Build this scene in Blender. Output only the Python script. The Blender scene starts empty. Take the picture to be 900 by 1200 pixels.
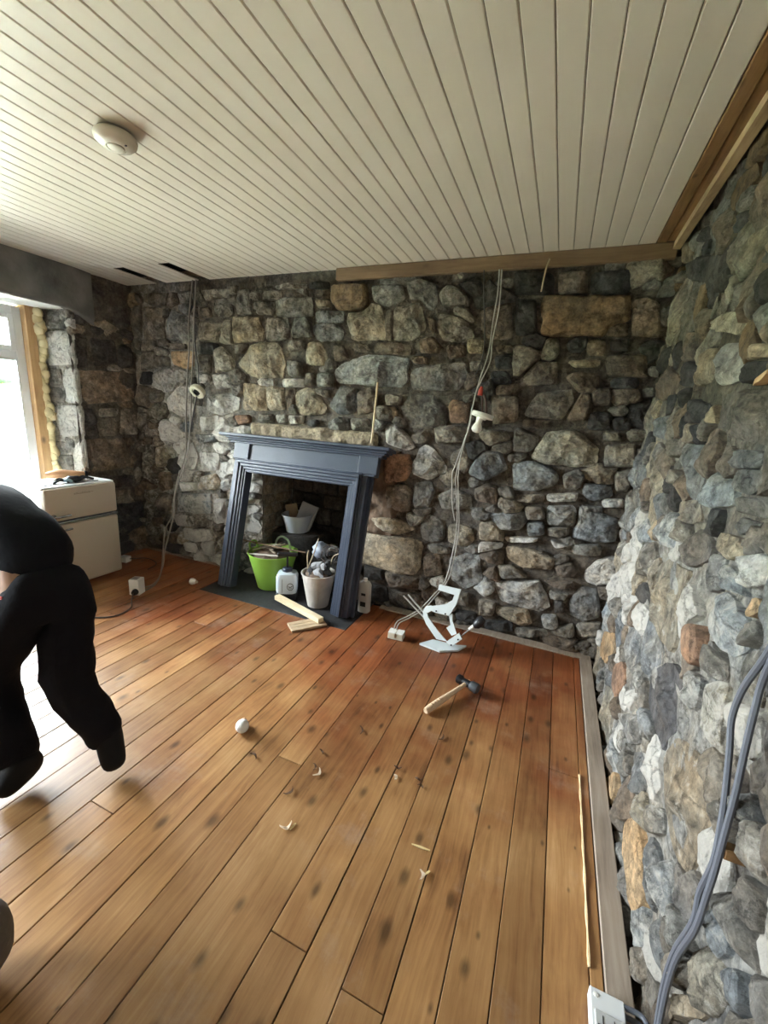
import bpy, math, random
import numpy as np
from mathutils import Vector, Matrix, noise
random.seed(7)
rng = np.random.default_rng(11)
SC = bpy.context.scene
COL = SC.collection

# ------------------------------------------------------------------ camera
cd = bpy.data.cameras.new('camera'); cam = bpy.data.objects.new('camera', cd); COL.objects.link(cam)
cd.sensor_fit = 'HORIZONTAL'; cd.sensor_width = 36.0; cd.lens = 485.92/900*36.0; cd.clip_start = 0.02; cd.clip_end = 3000
YAW, PITCH, ROLL = 0.38281, -0.23149, 0.06455
fw = Vector((-math.sin(YAW)*math.cos(PITCH), math.cos(YAW)*math.cos(PITCH), math.sin(PITCH)))
rt = Vector((math.cos(YAW), math.sin(YAW), 0)); up = rt.cross(fw)
r2 = rt*math.cos(ROLL) + up*math.sin(ROLL); u2 = -rt*math.sin(ROLL) + up*math.cos(ROLL)
M = Matrix((r2, u2, -fw)).transposed().to_4x4(); M.translation = (0, 0, 1.6)
cam.matrix_world = M
SC.camera = cam

# ------------------------------------------------------------------ world, light, exposure
SC.view_settings.view_transform = 'Standard'; SC.view_settings.look = 'None'
SC.view_settings.gamma = 1.0; SC.view_settings.use_curve_mapping = False
SC.view_settings.exposure = 3.62
W = bpy.data.worlds.new('sky'); SC.world = W; W.use_nodes = True
nt = W.node_tree; nt.nodes.clear()
wo = nt.nodes.new('ShaderNodeOutputWorld'); bg = nt.nodes.new('ShaderNodeBackground')
tc = nt.nodes.new('ShaderNodeTexCoord'); sp = nt.nodes.new('ShaderNodeSeparateXYZ'); cr = nt.nodes.new('ShaderNodeValToRGB')
mr = nt.nodes.new('ShaderNodeMapRange')
nt.links.new(tc.outputs['Generated'], sp.inputs[0]); nt.links.new(sp.outputs['Z'], mr.inputs['Value'])
mr.inputs['From Min'].default_value = -0.2; mr.inputs['From Max'].default_value = 1.0
nt.links.new(mr.outputs[0], cr.inputs[0]); nt.links.new(cr.outputs[0], bg.inputs['Color']); nt.links.new(bg.outputs[0], wo.inputs[0])
e = cr.color_ramp.elements
e[0].position = 0.0; e[0].color = (.90, .93, .92, 1); e[1].position = 1.0; e[1].color = (.76, .84, .95, 1)
x = cr.color_ramp.elements.new(0.2); x.color = (.97, .99, 1.0, 1)
bg.inputs['Strength'].default_value = 9.0

WIN_Y0, WIN_Y1, WIN_Z0, WIN_Z1, WIN_X = 0.72, 2.33, 0.72, 2.29, -4.42
def portal(y0, y1, z0, z1, x=-4.47, name='daylight_window'):
    l = bpy.data.lights.new(name, 'AREA'); l.shape = 'RECTANGLE'; l.size = z1-z0; l.size_y = y1-y0
    l.cycles.is_portal = True
    o = bpy.data.objects.new(name, l); COL.objects.link(o)
    o.location = (x, (y0+y1)/2, (z0+z1)/2); o.rotation_euler = (0, -math.pi/2, 0)
portal(WIN_Y0, WIN_Y1, WIN_Z0, WIN_Z1)
W2Y0, W2Y1 = -1.55, -0.25
portal(W2Y0, W2Y1, WIN_Z0, WIN_Z1)

# ------------------------------------------------------------------ materials
MATS = {}
def nd(t, typ, **kw):
    n = t.nodes.new(typ)
    for k, v in kw.items(): setattr(n, k, v)
    return n
def simple(name, col, rough=.5, metal=0, bump=0, bscale=60, var=0, vscale=8, coat=0, emit=None, spec=.5):
    if name in MATS: return MATS[name]
    m = bpy.data.materials.new(name); m.use_nodes = True; t = m.node_tree; b = t.nodes['Principled BSDF']
    b.inputs['Roughness'].default_value = rough; b.inputs['Metallic'].default_value = metal
    b.inputs['Base Color'].default_value = (*col, 1); b.inputs['Coat Weight'].default_value = coat
    b.inputs['Specular IOR Level'].default_value = spec
    g = nd(t, 'ShaderNodeNewGeometry')
    if var or bump:
        n = nd(t, 'ShaderNodeTexNoise'); n.inputs['Scale'].default_value = vscale; n.inputs['Detail'].default_value = 6
        t.links.new(g.outputs['Position'], n.inputs['Vector'])
        mx = nd(t, 'ShaderNodeMix', data_type='RGBA'); r = nd(t, 'ShaderNodeValToRGB')
        r.color_ramp.elements[0].position = .3; r.color_ramp.elements[1].position = .7
        t.links.new(n.outputs['Fac'], r.inputs[0]); t.links.new(r.outputs[0], mx.inputs['Factor'])
        mx.inputs['A'].default_value = (*[max(0, c*(1-var)) for c in col], 1); mx.inputs['B'].default_value = (*[min(1, c*(1+var)) for c in col], 1)
        t.links.new(mx.outputs['Result'], b.inputs['Base Color'])
    if bump:
        n2 = nd(t, 'ShaderNodeTexNoise'); n2.inputs['Scale'].default_value = bscale; n2.inputs['Detail'].default_value = 5
        t.links.new(g.outputs['Position'], n2.inputs['Vector'])
        bp = nd(t, 'ShaderNodeBump'); bp.inputs['Strength'].default_value = bump; bp.inputs['Distance'].default_value = .01
        t.links.new(n2.outputs['Fac'], bp.inputs['Height']); t.links.new(bp.outputs[0], b.inputs['Normal'])
    MATS[name] = m; return m

def stone_mat(name='rubble_stone', use_obj=True, base=(.2, .18, .16), lime=.3, bump=.9, top=None, grad=(0, 0, 1, 2.05, 2.5)):
    m = bpy.data.materials.new(name); m.use_nodes = True; t = m.node_tree; L = t.links; b = t.nodes['Principled BSDF']
    b.inputs['Roughness'].default_value = .82
    g = nd(t, 'ShaderNodeNewGeometry'); P = g.outputs['Position']
    if use_obj:
        oi = nd(t, 'ShaderNodeObjectInfo'); colr = oi.outputs['Color']; alpha = oi.outputs['Alpha']
    elif top is not None:      # pale lime mortar blending to brown along grad
        c = nd(t, 'ShaderNodeMix', data_type='RGBA'); c.inputs['A'].default_value = (*base, 1); c.inputs['B'].default_value = (*top, 1)
        sz = nd(t, 'ShaderNodeVectorMath', operation='DOT_PRODUCT'); L.new(P, sz.inputs[0]); sz.inputs[1].default_value = grad[:3]; nz = nd(t, 'ShaderNodeTexNoise'); nz.inputs['Scale'].default_value = 3.5; nz.inputs['Detail'].default_value = 6; L.new(P, nz.inputs['Vector'])
        az = nd(t, 'ShaderNodeMath', operation='MULTIPLY_ADD'); L.new(nz.outputs['Fac'], az.inputs[0]); az.inputs[1].default_value = 1.2; L.new(sz.outputs['Value'], az.inputs[2])
        qz = nd(t, 'ShaderNodeMapRange'); qz.inputs['From Min'].default_value = grad[3]; qz.inputs['From Max'].default_value = grad[4]; L.new(az.outputs[0], qz.inputs['Value']); L.new(qz.outputs[0], c.inputs['Factor']); colr = c.outputs['Result']
        v = nd(t, 'ShaderNodeMapRange'); v.inputs['To Min'].default_value = lime; v.inputs['To Max'].default_value = .12; L.new(qz.outputs[0], v.inputs['Value']); alpha = v.outputs[0]
    else:
        c = nd(t, 'ShaderNodeRGB'); c.outputs[0].default_value = (*base, 1); colr = c.outputs[0]
        v = nd(t, 'ShaderNodeValue'); v.outputs[0].default_value = lime; alpha = v.outputs[0]
    def noi(s, d=6, r=.6, dist=0):
        n = nd(t, 'ShaderNodeTexNoise'); n.inputs['Scale'].default_value = s; n.inputs['Detail'].default_value = d
        n.inputs['Roughness'].default_value = r; n.inputs['Distortion'].default_value = dist; L.new(P, n.inputs['Vector']); return n
    n1 = noi(9, 10, .74, .15); n2 = noi(30, 8, .78); n3 = noi(130, 3, .7); n4 = noi(3.2, 3, .5)
    mr1 = nd(t, 'ShaderNodeMapRange'); mr1.inputs['From Min'].default_value = .32; mr1.inputs['From Max'].default_value = .68
    mr1.inputs['To Min'].default_value = .38; mr1.inputs['To Max'].default_value = 1.7; L.new(n1.outputs['Fac'], mr1.inputs['Value'])
    mr2 = nd(t, 'ShaderNodeMapRange'); mr2.inputs['From Min'].default_value = .3; mr2.inputs['From Max'].default_value = .7
    mr2.inputs['To Min'].default_value = .42; mr2.inputs['To Max'].default_value = 1.65; L.new(n2.outputs['Fac'], mr2.inputs['Value'])
    mul = nd(t, 'ShaderNodeMath', operation='MULTIPLY'); L.new(mr1.outputs[0], mul.inputs[0]); L.new(mr2.outputs[0], mul.inputs[1])
    vm = nd(t, 'ShaderNodeVectorMath', operation='SCALE'); L.new(colr, vm.inputs[0]); L.new(mul.outputs[0], vm.inputs['Scale'])
    # warm / cool drift
    tint = nd(t, 'ShaderNodeMix', data_type='RGBA'); tint.blend_type = 'MULTIPLY'; tint.inputs['Factor'].default_value = 1
    rr = nd(t, 'ShaderNodeValToRGB'); rr.color_ramp.elements[0].position = .38; rr.color_ramp.elements[0].color = (.94, .98, 1.03, 1)
    rr.color_ramp.elements[1].position = .62; rr.color_ramp.elements[1].color = (1.08, 1.0, .90, 1)
    n5 = noi(6, 5, .6); L.new(n5.outputs['Fac'], rr.inputs[0]); L.new(vm.outputs[0], tint.inputs['A']); L.new(rr.outputs[0], tint.inputs['B'])
    # lime mortar smears left on the faces
    th = nd(t, 'ShaderNodeMath', operation='ADD'); L.new(alpha, th.inputs[1])
    n6 = noi(15, 11, .78, .3); L.new(n6.outputs['Fac'], th.inputs[0])
    mr3 = nd(t, 'ShaderNodeMapRange'); mr3.inputs['From Min'].default_value = .97; mr3.inputs['From Max'].default_value = 1.09; mr3.inputs['To Max'].default_value = .8
    L.new(th.outputs[0], mr3.inputs['Value'])
    mix = nd(t, 'ShaderNodeMix', data_type='RGBA'); L.new(mr3.outputs[0], mix.inputs['Factor']); L.new(tint.outputs['Result'], mix.inputs['A'])
    mix.inputs['B'].default_value = (.62, .59, .54, 1)
    # dark veins and pits
    vo = nd(t, 'ShaderNodeTexVoronoi', feature='DISTANCE_TO_EDGE'); vo.inputs['Scale'].default_value = 8
    wv = nd(t, 'ShaderNodeVectorMath', operation='ADD'); L.new(P, wv.inputs[0])
    sc = nd(t, 'ShaderNodeVectorMath', operation='SCALE'); L.new(n1.outputs['Color'], sc.inputs[0]); sc.inputs['Scale'].default_value = .16
    L.new(sc.outputs[0], wv.inputs[1]); L.new(wv.outputs[0], vo.inputs['Vector'])
    mr4 = nd(t, 'ShaderNodeMapRange'); mr4.inputs['From Min'].default_value = 0; mr4.inputs['From Max'].default_value = .025
    mr4.inputs['To Min'].default_value = .55; mr4.inputs['To Max'].default_value = 1; L.new(vo.outputs['Distance'], mr4.inputs['Value'])
    v2 = nd(t, 'ShaderNodeVectorMath', operation='SCALE'); L.new(mix.outputs['Result'], v2.inputs[0]); L.new(mr4.outputs[0], v2.inputs['Scale'])
    L.new(v2.outputs[0], b.inputs['Base Color'])
    # relief
    h1 = nd(t, 'ShaderNodeMath', operation='MULTIPLY_ADD'); L.new(n1.outputs['Fac'], h1.inputs[0]); h1.inputs[1].default_value = 2.6; L.new(n2.outputs['Fac'], h1.inputs[2])
    h2 = nd(t, 'ShaderNodeMath', operation='MULTIPLY_ADD'); L.new(n3.outputs['Fac'], h2.inputs[0]); h2.inputs[1].default_value = .3; L.new(h1.outputs[0], h2.inputs[2])
    h3 = nd(t, 'ShaderNodeMath', operation='MULTIPLY_ADD'); L.new(mr4.outputs[0], h3.inputs[0]); h3.inputs[1].default_value = .5; L.new(h2.outputs[0], h3.inputs[2])
    bp = nd(t, 'ShaderNodeBump'); bp.inputs['Strength'].default_value = bump; bp.inputs['Distance'].default_value = .02
    L.new(h3.outputs[0], bp.inputs['Height']); L.new(bp.outputs[0], b.inputs['Normal'])
    MATS[name] = m; return m

def wood_mat(name, stops, rough=.4, gx=60, gy=2.6, axis='y', coat=0, red=False, knots=True, bump=.25, var=.35, worn=False, fine=.55):
    m = bpy.data.materials.new(name); m.use_nodes = True; t = m.node_tree; L = t.links; b = t.nodes['Principled BSDF']
    g = nd(t, 'ShaderNodeNewGeometry'); oi = nd(t, 'ShaderNodeObjectInfo')
    off = nd(t, 'ShaderNodeVectorMath', operation='ADD'); cmb = nd(t, 'ShaderNodeCombineXYZ')
    mm = nd(t, 'ShaderNodeMath', operation='MULTIPLY'); L.new(oi.outputs['Random'], mm.inputs[0]); mm.inputs[1].default_value = 37.0
    for i in range(3): L.new(mm.outputs[0], cmb.inputs[i])
    L.new(g.outputs['Position'], off.inputs[0]); L.new(cmb.outputs[0], off.inputs[1])
    def mapped(s):
        mp = nd(t, 'ShaderNodeMapping'); mp.inputs['Scale'].default_value = s; L.new(off.outputs[0], mp.inputs['Vector']); return mp.outputs[0]
    ax = {'y': lambda a, l: (a, l, a), 'x': lambda a, l: (l, a, a), 'z': lambda a, l: (a, a, l)}[axis]
    # knots
    kv = nd(t, 'ShaderNodeTexVoronoi'); kv.inputs['Scale'].default_value = 1; kv.inputs['Randomness'].default_value = 1
    if axis == 'y': kv.voronoi_dimensions = '2D'
    L.new(mapped(ax(9, 5)), kv.inputs['Vector'])
    wn = nd(t, 'ShaderNodeTexNoise'); wn.inputs['Scale'].default_value = 1; wn.inputs['Detail'].default_value = 3; L.new(mapped(ax(5, 1.2)), wn.inputs['Vector'])
    # grain
    gv = nd(t, 'ShaderNodeVectorMath', operation='ADD'); L.new(mapped(ax(gx, gy)), gv.inputs[0])
    sc = nd(t, 'ShaderNodeVectorMath', operation='SCALE'); L.new(wn.outputs['Color'], sc.inputs[0]); sc.inputs['Scale'].default_value = 6.0; L.new(sc.outputs[0], gv.inputs[1])
    gn = nd(t, 'ShaderNodeTexNoise'); gn.inputs['Scale'].default_value = 1; gn.inputs['Detail'].default_value = 4; gn.inputs['Roughness'].default_value = .65; L.new(gv.outputs[0], gn.inputs['Vector'])
    bn = nd(t, 'ShaderNodeTexNoise'); bn.inputs['Scale'].default_value = 3.4; bn.inputs['Detail'].default_value = 5; L.new(off.outputs[0], bn.inputs['Vector'])
    f1 = nd(t, 'ShaderNodeMath', operation='MULTIPLY'); L.new(gn.outputs['Fac'], f1.inputs[0]); f1.inputs[1].default_value = fine
    f2 = nd(t, 'ShaderNodeMath', operation='MULTIPLY_ADD'); L.new(bn.outputs['Fac'], f2.inputs[0]); f2.inputs[1].default_value = 1-fine; L.new(f1.outputs[0], f2.inputs[2])
    rp = nd(t, 'ShaderNodeValToRGB'); e = rp.color_ramp.elements
    e[0].position = .3; e[0].color = (*stops[0], 1); e[1].position = .7; e[1].color = (*stops[-1], 1)
    for k, s in enumerate(stops[1:-1]): rp.color_ramp.elements.new(.3 + .4*(k+1)/(len(stops)-1)).color = (*s, 1)
    L.new(f2.outputs[0], rp.inputs[0]); out = rp.outputs[0]
    # per-board tone
    mr = nd(t, 'ShaderNodeMapRange'); mr.inputs['To Min'].default_value = 1-var; mr.inputs['To Max'].default_value = 1+var*.5; L.new(oi.outputs['Random'], mr.inputs['Value'])
    sv = nd(t, 'ShaderNodeVectorMath', operation='SCALE'); L.new(out, sv.inputs[0]); L.new(mr.outputs[0], sv.inputs['Scale']); out = sv.outputs[0]
    if red:   # old red-brown varnish surviving towards the far wall
        pn = nd(t, 'ShaderNodeTexNoise'); pn.inputs['Scale'].default_value = 1.6; pn.inputs['Detail'].default_value = 7; pn.inputs['Roughness'].default_value = .62; L.new(g.outputs['Position'], pn.inputs['Vector'])
        sx = nd(t, 'ShaderNodeSeparateXYZ'); L.new(g.outputs['Position'], sx.inputs[0])
        a = nd(t, 'ShaderNodeMath', operation='MULTIPLY_ADD'); L.new(sx.outputs['Y'], a.inputs[0]); a.inputs[1].default_value = .22; L.new(pn.outputs['Fac'], a.inputs[2])
        q = nd(t, 'ShaderNodeMapRange'); q.inputs['From Min'].default_value = .80; q.inputs['From Max'].default_value = 1.06; L.new(a.outputs[0], q.inputs['Value'])
        mx = nd(t, 'ShaderNodeMix', data_type='RGBA'); mx.blend_type = 'MULTIPLY'; L.new(q.outputs[0], mx.inputs['Factor']); L.new(out, mx.inputs['A']); mx.inputs['B'].default_value = (.68, .38, .32, 1)
        out = mx.outputs['Result']
    if worn:  # pale dusty scuffs
        dn = nd(t, 'ShaderNodeTexNoise'); dn.inputs['Scale'].default_value = 3.1; dn.inputs['Detail'].default_value = 9; dn.inputs['Roughness'].default_value = .7; L.new(g.outputs['Position'], dn.inputs['Vector'])
        q = nd(t, 'ShaderNodeMapRange'); q.inputs['From Min'].default_value = .56; q.inputs['From Max'].default_value = .78; q.inputs['To Max'].default_value = .55; L.new(dn.outputs['Fac'], q.inputs['Value'])
        mx = nd(t, 'ShaderNodeMix', data_type='RGBA'); L.new(q.outputs[0], mx.inputs['Factor']); L.new(out, mx.inputs['A']); mx.inputs['B'].default_value = (.42, .33, .26, 1)
        out = mx.outputs['Result']
    if knots:
        kr = nd(t, 'ShaderNodeMapRange'); kr.inputs['From Min'].default_value = .05; kr.inputs['From Max'].default_value = .19
        kr.inputs['To Min'].default_value = .40; kr.inputs['To Max'].default_value = 1; kc = nd(t, 'ShaderNodeSeparateColor'); L.new(kv.outputs['Color'], kc.inputs[0])
        kw = nd(t, 'ShaderNodeMath', operation='MULTIPLY_ADD'); L.new(kc.outputs[1], kw.inputs[0]); kw.inputs[1].default_value = 1.0; kw.inputs[2].default_value = .3
        kb = nd(t, 'ShaderNodeMath', operation='MULTIPLY_ADD'); L.new(bn.outputs['Fac'], kb.inputs[0]); kb.inputs[1].default_value = .14; L.new(kv.outputs['Distance'], kb.inputs[2])
        kb2 = nd(t, 'ShaderNodeMath', operation='SUBTRACT'); L.new(kb.outputs[0], kb2.inputs[0]); kb2.inputs[1].default_value = .07
        kd = nd(t, 'ShaderNodeMath', operation='DIVIDE'); L.new(kb2.outputs[0], kd.inputs[0]); L.new(kw.outputs[0], kd.inputs[1]); L.new(kd.outputs[0], kr.inputs['Value'])
        # only some cells carry a knot
        sxx = nd(t, 'ShaderNodeSeparateColor'); L.new(kv.outputs['Color'], sxx.inputs[0])
        gt = nd(t, 'ShaderNodeMath', operation='GREATER_THAN'); L.new(sxx.outputs[0], gt.inputs[0]); gt.inputs[1].default_value = .34
        kx = nd(t, 'ShaderNodeMath', operation='MAXIMUM'); L.new(kr.outputs[0], kx.inputs[0]); L.new(gt.outputs[0], kx.inputs[1])
        s2 = nd(t, 'ShaderNodeVectorMath', operation='SCALE'); L.new(out, s2.inputs[0]); L.new(kx.outputs[0], s2.inputs['Scale']); out = s2.outputs[0]
    L.new(out, b.inputs['Base Color'])
    rn = nd(t, 'ShaderNodeMapRange'); rn.inputs['To Min'].default_value = rough-.1; rn.inputs['To Max'].default_value = rough+.15; L.new(bn.outputs['Fac'], rn.inputs['Value']); L.new(rn.outputs[0], b.inputs['Roughness'])
    b.inputs['Coat Weight'].default_value = coat
    bp = nd(t, 'ShaderNodeBump'); bp.inputs['Strength'].default_value = bump; bp.inputs['Distance'].default_value = .004
    L.new(gn.outputs['Fac'], bp.inputs['Height']); L.new(bp.outputs[0], b.inputs['Normal'])
    MATS[name] = m; return m

def glass_mat():
    m = bpy.data.materials.new('window_glass'); m.use_nodes = True; t = m.node_tree; t.nodes.clear()
    o = nd(t, 'ShaderNodeOutputMaterial'); mx = nd(t, 'ShaderNodeMixShader'); tr = nd(t, 'ShaderNodeBsdfTransparent'); gl = nd(t, 'ShaderNodeBsdfGlossy')
    fr = nd(t, 'ShaderNodeFresnel'); tr.inputs[0].default_value = (.93, .96, .96, 1); gl.inputs['Roughness'].default_value = .02
    t.links.new(fr.outputs[0], mx.inputs[0]); t.links.new(tr.outputs[0], mx.inputs[1]); t.links.new(gl.outputs[0], mx.inputs[2]); t.links.new(mx.outputs[0], o.inputs[0])
    return m

M_STONE = stone_mat()
M_STUFF = stone_mat('small_pinning_stone', False, (.17, .155, .135), .32)
M_MORTAR_B = stone_mat('lime_mortar_brown', False, (.30, .28, .245), .44, 1.0, top=(.12, .10, .08), grad=(.9, 0, .7, -1.1, -.5))  # paler towards lower left, where window light is partly put into the colour
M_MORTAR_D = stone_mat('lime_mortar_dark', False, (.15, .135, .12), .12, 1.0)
M_MORTAR_R = stone_mat('lime_mortar_pale', False, (.31, .295, .27), .44, 1.0, top=(.11, .092, .066), grad=(0, 0, 1, 1.75, 2.35))
M_SOOT = stone_mat('sooty_masonry', False, (.045, .04, .036), .0, 1.0)
M_FLOOR = wood_mat('varnished_floorboard', [(.12, .05, .020), (.30, .145, .055), (.41, .22, .088), (.52, .31, .145)], .34, fine=.46, red=True, worn=True, bump=.15, var=.24)
M_EDGE = wood_mat('grey_weathered_board', [(.17, .13, .10), (.30, .24, .19), (.38, .32, .26)], .7, knots=False)
M_CEIL = simple('cream_ceiling_paint', (.69, .625, .535), .45, var=.03, vscale=3)
M_PINE = wood_mat('new_pine', [(.50, .33, .17), (.68, .50, .28), (.78, .62, .40)], .6, gx=90, axis='x', var=.1)
M_BEAM = wood_mat('brown_batten_wood', [(.12, .06, .025), (.26, .14, .055), (.36, .21, .09)], .65, gx=50, axis='y', var=.15)
M_BEAMX = wood_mat('brown_wall_plate_wood', [(.10, .055, .028), (.19, .115, .058), (.26, .17, .092)], .7, gx=50, axis='x', var=.15)
M_BATTEN = wood_mat('splintered_batten_wood', [(.16, .09, .045), (.36, .24, .13), (.50, .36, .21)], .7, gx=50, axis='y', var=0)
M_PACK = wood_mat('pine_packer', [(.42, .24, .10), (.60, .38, .18), (.70, .48, .25)], .6, gx=50, axis='z', var=.1)
M_CEMENT = simple('grey_cement_render', (.17, .17, .17), .85, bump=.5, bscale=30, var=.45, vscale=4)
M_FOAM = simple('expanding_foam', (.72, .62, .36), .6, bump=.4, bscale=40, var=.15)
M_PVC = simple('white_pvc', (.80, .82, .84), .3)
M_WHITE = simple('white_plastic', (.80, .79, .75), .35)
M_CREAM = simple('cream_plastic', (.62, .58, .46), .4)
M_BLACK = simple('black_plastic', (.012, .012, .014), .4)
M_GLASS = glass_mat()
M_SURR = simple('charcoal_blue_paint', (.045, .058, .088), .34, bump=.08, bscale=90, var=.12, vscale=5)
M_SLATE = simple('dark_slate', (.028, .028, .03), .7, bump=.5, bscale=25, var=.4, vscale=6)
M_CABLE_W = simple('white_pvc_cable', (.34, .32, .29), .45)
M_CABLE_T = simple('taupe_cable', (.26, .235, .21), .5)
M_CABLE_G = simple('grey_pvc_cable', (.105, .115, .14), .4)
M_CABLE_B = simple('dark_cable', (.05, .045, .045), .5)

# ------------------------------------------------------------------ object helpers
WL = {}
def link(name, me, mat, parent, origin, label=None, cat=None, group=None, kind=None):
    o = bpy.data.objects.new(name, me); COL.objects.link(o)
    if mat is not None and me is not None and not me.materials: me.materials.append(mat)
    origin = Vector(origin); WL[o.name] = origin
    if parent is not None:
        o.parent = parent; o.location = origin - WL[parent.name]
    else: o.location = origin
    if label: o['label'] = label
    if cat: o['category'] = cat
    if group: o['group'] = group
    if kind: o['kind'] = kind
    return o
def root(name, origin, label, cat, group=None):
    return link(name, None, None, None, origin, label, cat, group)
class MB:
    def __init__(s): s.v = []; s.f = []
    def add(s, vs, fs):
        n = len(s.v); s.v += [tuple(p) for p in vs]; s.f += [tuple(i+n for i in f) for f in fs]; return s
    def box(s, a, b, bev=0, rot=None, piv=None):
        x0, y0, z0 = a; x1, y1, z1 = b
        if x0 > x1: x0, x1 = x1, x0
        if y0 > y1: y0, y1 = y1, y0
        if z0 > z1: z0, z1 = z1, z0
        c = bev
        if not c:
            vs = [(x0,y0,z0),(x1,y0,z0),(x1,y1,z0),(x0,y1,z0),(x0,y0,z1),(x1,y0,z1),(x1,y1,z1),(x0,y1,z1)]
            fs = [(0,3,2,1),(4,5,6,7),(0,1,5,4),(1,2,6,5),(2,3,7,6),(3,0,4,7)]
        else:
            vs = []; key = {}
            for ix, X in ((0,x0),(1,x1)):
                for iy, Y in ((0,y0),(1,y1)):
                    for iz, Z in ((0,z0),(1,z1)):
                        for ax in range(3):
                            p = [X, Y, Z]
                            for k in range(3):
                                if k != ax:
                                    p[k] += c if (ix,iy,iz)[k] == 0 else -c
                            key[(ix,iy,iz,ax)] = len(vs); vs.append(tuple(p))
            fs = []
            K = lambda *a: key[a]
            for ax in range(3):
                o1, o2 = [k for k in range(3) if k != ax]
                for sd in (0,1):
                    q = []
                    for a_, b_ in ((0,0),(1,0),(1,1),(0,1)):
                        c_ = [0,0,0]; c_[ax] = sd; c_[o1] = a_; c_[o2] = b_; q.append(K(*c_, ax))
                    fs.append(tuple(q))
                # edges along ax
                for a_ in (0,1):
                    for b_ in (0,1):
                        c0 = [0,0,0]; c1 = [0,0,0]; c1[ax] = 1
                        c0[o1] = c1[o1] = a_; c0[o2] = c1[o2] = b_
                        fs.append((K(*c0,o1), K(*c1,o1), K(*c1,o2), K(*c0,o2)))
            for ix in (0,1):
                for iy in (0,1):
                    for iz in (0,1): fs.append((K(ix,iy,iz,0), K(ix,iy,iz,1), K(ix,iy,iz,2)))
        if rot is not None:
            pv = Vector(piv if piv else ((x0+x1)/2, (y0+y1)/2, (z0+z1)/2))
            vs = [tuple(rot @ (Vector(p)-pv) + pv) for p in vs]
        return s.add(vs, fs)
    def tube(s, pts, r, n=8, cap=True):
        pts = [Vector(p) for p in pts]; rs = r if hasattr(r, '__len__') else [r]*len(pts)
        rings = []; prev = None
        for i, p in enumerate(pts):
            d = (pts[min(i+1, len(pts)-1)] - pts[max(i-1, 0)])
            d = d.normalized() if d.length > 1e-9 else Vector((0,0,1))
            a = Vector((0,0,1)) if abs(d.z) < .9 else Vector((1,0,0))
            if prev is None: xx = d.cross(a).normalized()
            else: xx = (prev - d*prev.dot(d)).normalized()
            prev = xx; yy = d.cross(xx)
            rings.append([p + (xx*math.cos(2*math.pi*k/n) + yy*math.sin(2*math.pi*k/n))*rs[i] for k in range(n)])
        vs = [q for rg in rings for q in rg]; fs = []
        for i in range(len(rings)-1):
            for k in range(n): fs.append((i*n+k, i*n+(k+1)%n, (i+1)*n+(k+1)%n, (i+1)*n+k))
        if cap: fs.append(tuple(reversed(range(n)))); fs.append(tuple((len(rings)-1)*n+k for k in range(n)))
        return s.add(vs, fs)
    def lathe(s, prof, c, n=24, axis=None, sx=1, sy=1):
        """prof: (radius, height) list from bottom to top."""
        Q = Vector((0,0,1)).rotation_difference(Vector(axis).normalized()) if axis else None
        vs = []; fs = []; c = Vector(c)
        for r, h in prof:
            for k in range(n):
                p = Vector((r*sx*math.cos(2*math.pi*k/n), r*sy*math.sin(2*math.pi*k/n), h))
                if Q: p = Q @ p
                vs.append(c+p)
        for i in range(len(prof)-1):
            for k in range(n): fs.append((i*n+k, i*n+(k+1)%n, (i+1)*n+(k+1)%n, (i+1)*n+k))
        if prof[0][0] > 1e-6: fs.append(tuple(reversed(range(n))))
        if prof[-1][0] > 1e-6: fs.append(tuple((len(prof)-1)*n+k for k in range(n)))
        return s.add(vs, fs)
    def prism(s, poly, nrm):
        """poly: world points; extruded along vector nrm."""
        poly = [Vector(p) for p in poly]; nv = Vector(nrm); n = len(poly)
        vs = poly + [p+nv for p in poly]
        fs = [tuple(range(n)), tuple(reversed(range(n, 2*n)))] + [(i, i+n, (i+1)%n+n, (i+1)%n) for i in range(n)]
        return s.add(vs, fs)
    def build(s, name, mat, parent=None, label=None, cat=None, group=None, kind=None, origin=None, smooth=False, color=None):
        A = np.array(s.v, dtype=float)
        if origin is None:
            origin = WL[parent.name] if parent is not None else Vector(((A[:,0].min()+A[:,0].max())/2, (A[:,1].min()+A[:,1].max())/2, A[:,2].min()))
        origin = Vector(origin)
        me = bpy.data.meshes.new(name)
        me.from_pydata((A - np.array(origin)).tolist(), [], s.f); me.validate()
        me.update()
        if name: fix_normals(me)
        if smooth:
            me.polygons.foreach_set('use_smooth', [True]*len(me.polygons))
            if smooth != 'all' : me.set_sharp_from_angle(angle=math.radians(38))
        o = link(name, me, mat, parent, origin, label, cat, group, kind)
        if color is not None: o.color = color
        return o
import bmesh
def fix_normals(me):
    b = bmesh.new(); b.from_mesh(me)
    bmesh.ops.remove_doubles(b, verts=b.verts, dist=1e-6)
    bmesh.ops.recalc_face_normals(b, faces=b.faces); b.to_mesh(me); b.free()
def catmull(pts, k=6):
    P = [Vector(p) for p in pts]; out = []
    for i in range(len(P)-1):
        p0 = P[max(i-1,0)]; p1 = P[i]; p2 = P[i+1]; p3 = P[min(i+2,len(P)-1)]
        for j in range(k):
            t = j/k
            out.append(.5*((2*p1)+(p2-p0)*t+(2*p0-5*p1+4*p2-p3)*t*t+(3*p1-p0-3*p2+p3)*t*t*t))
    out.append(P[-1]); return out
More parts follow.
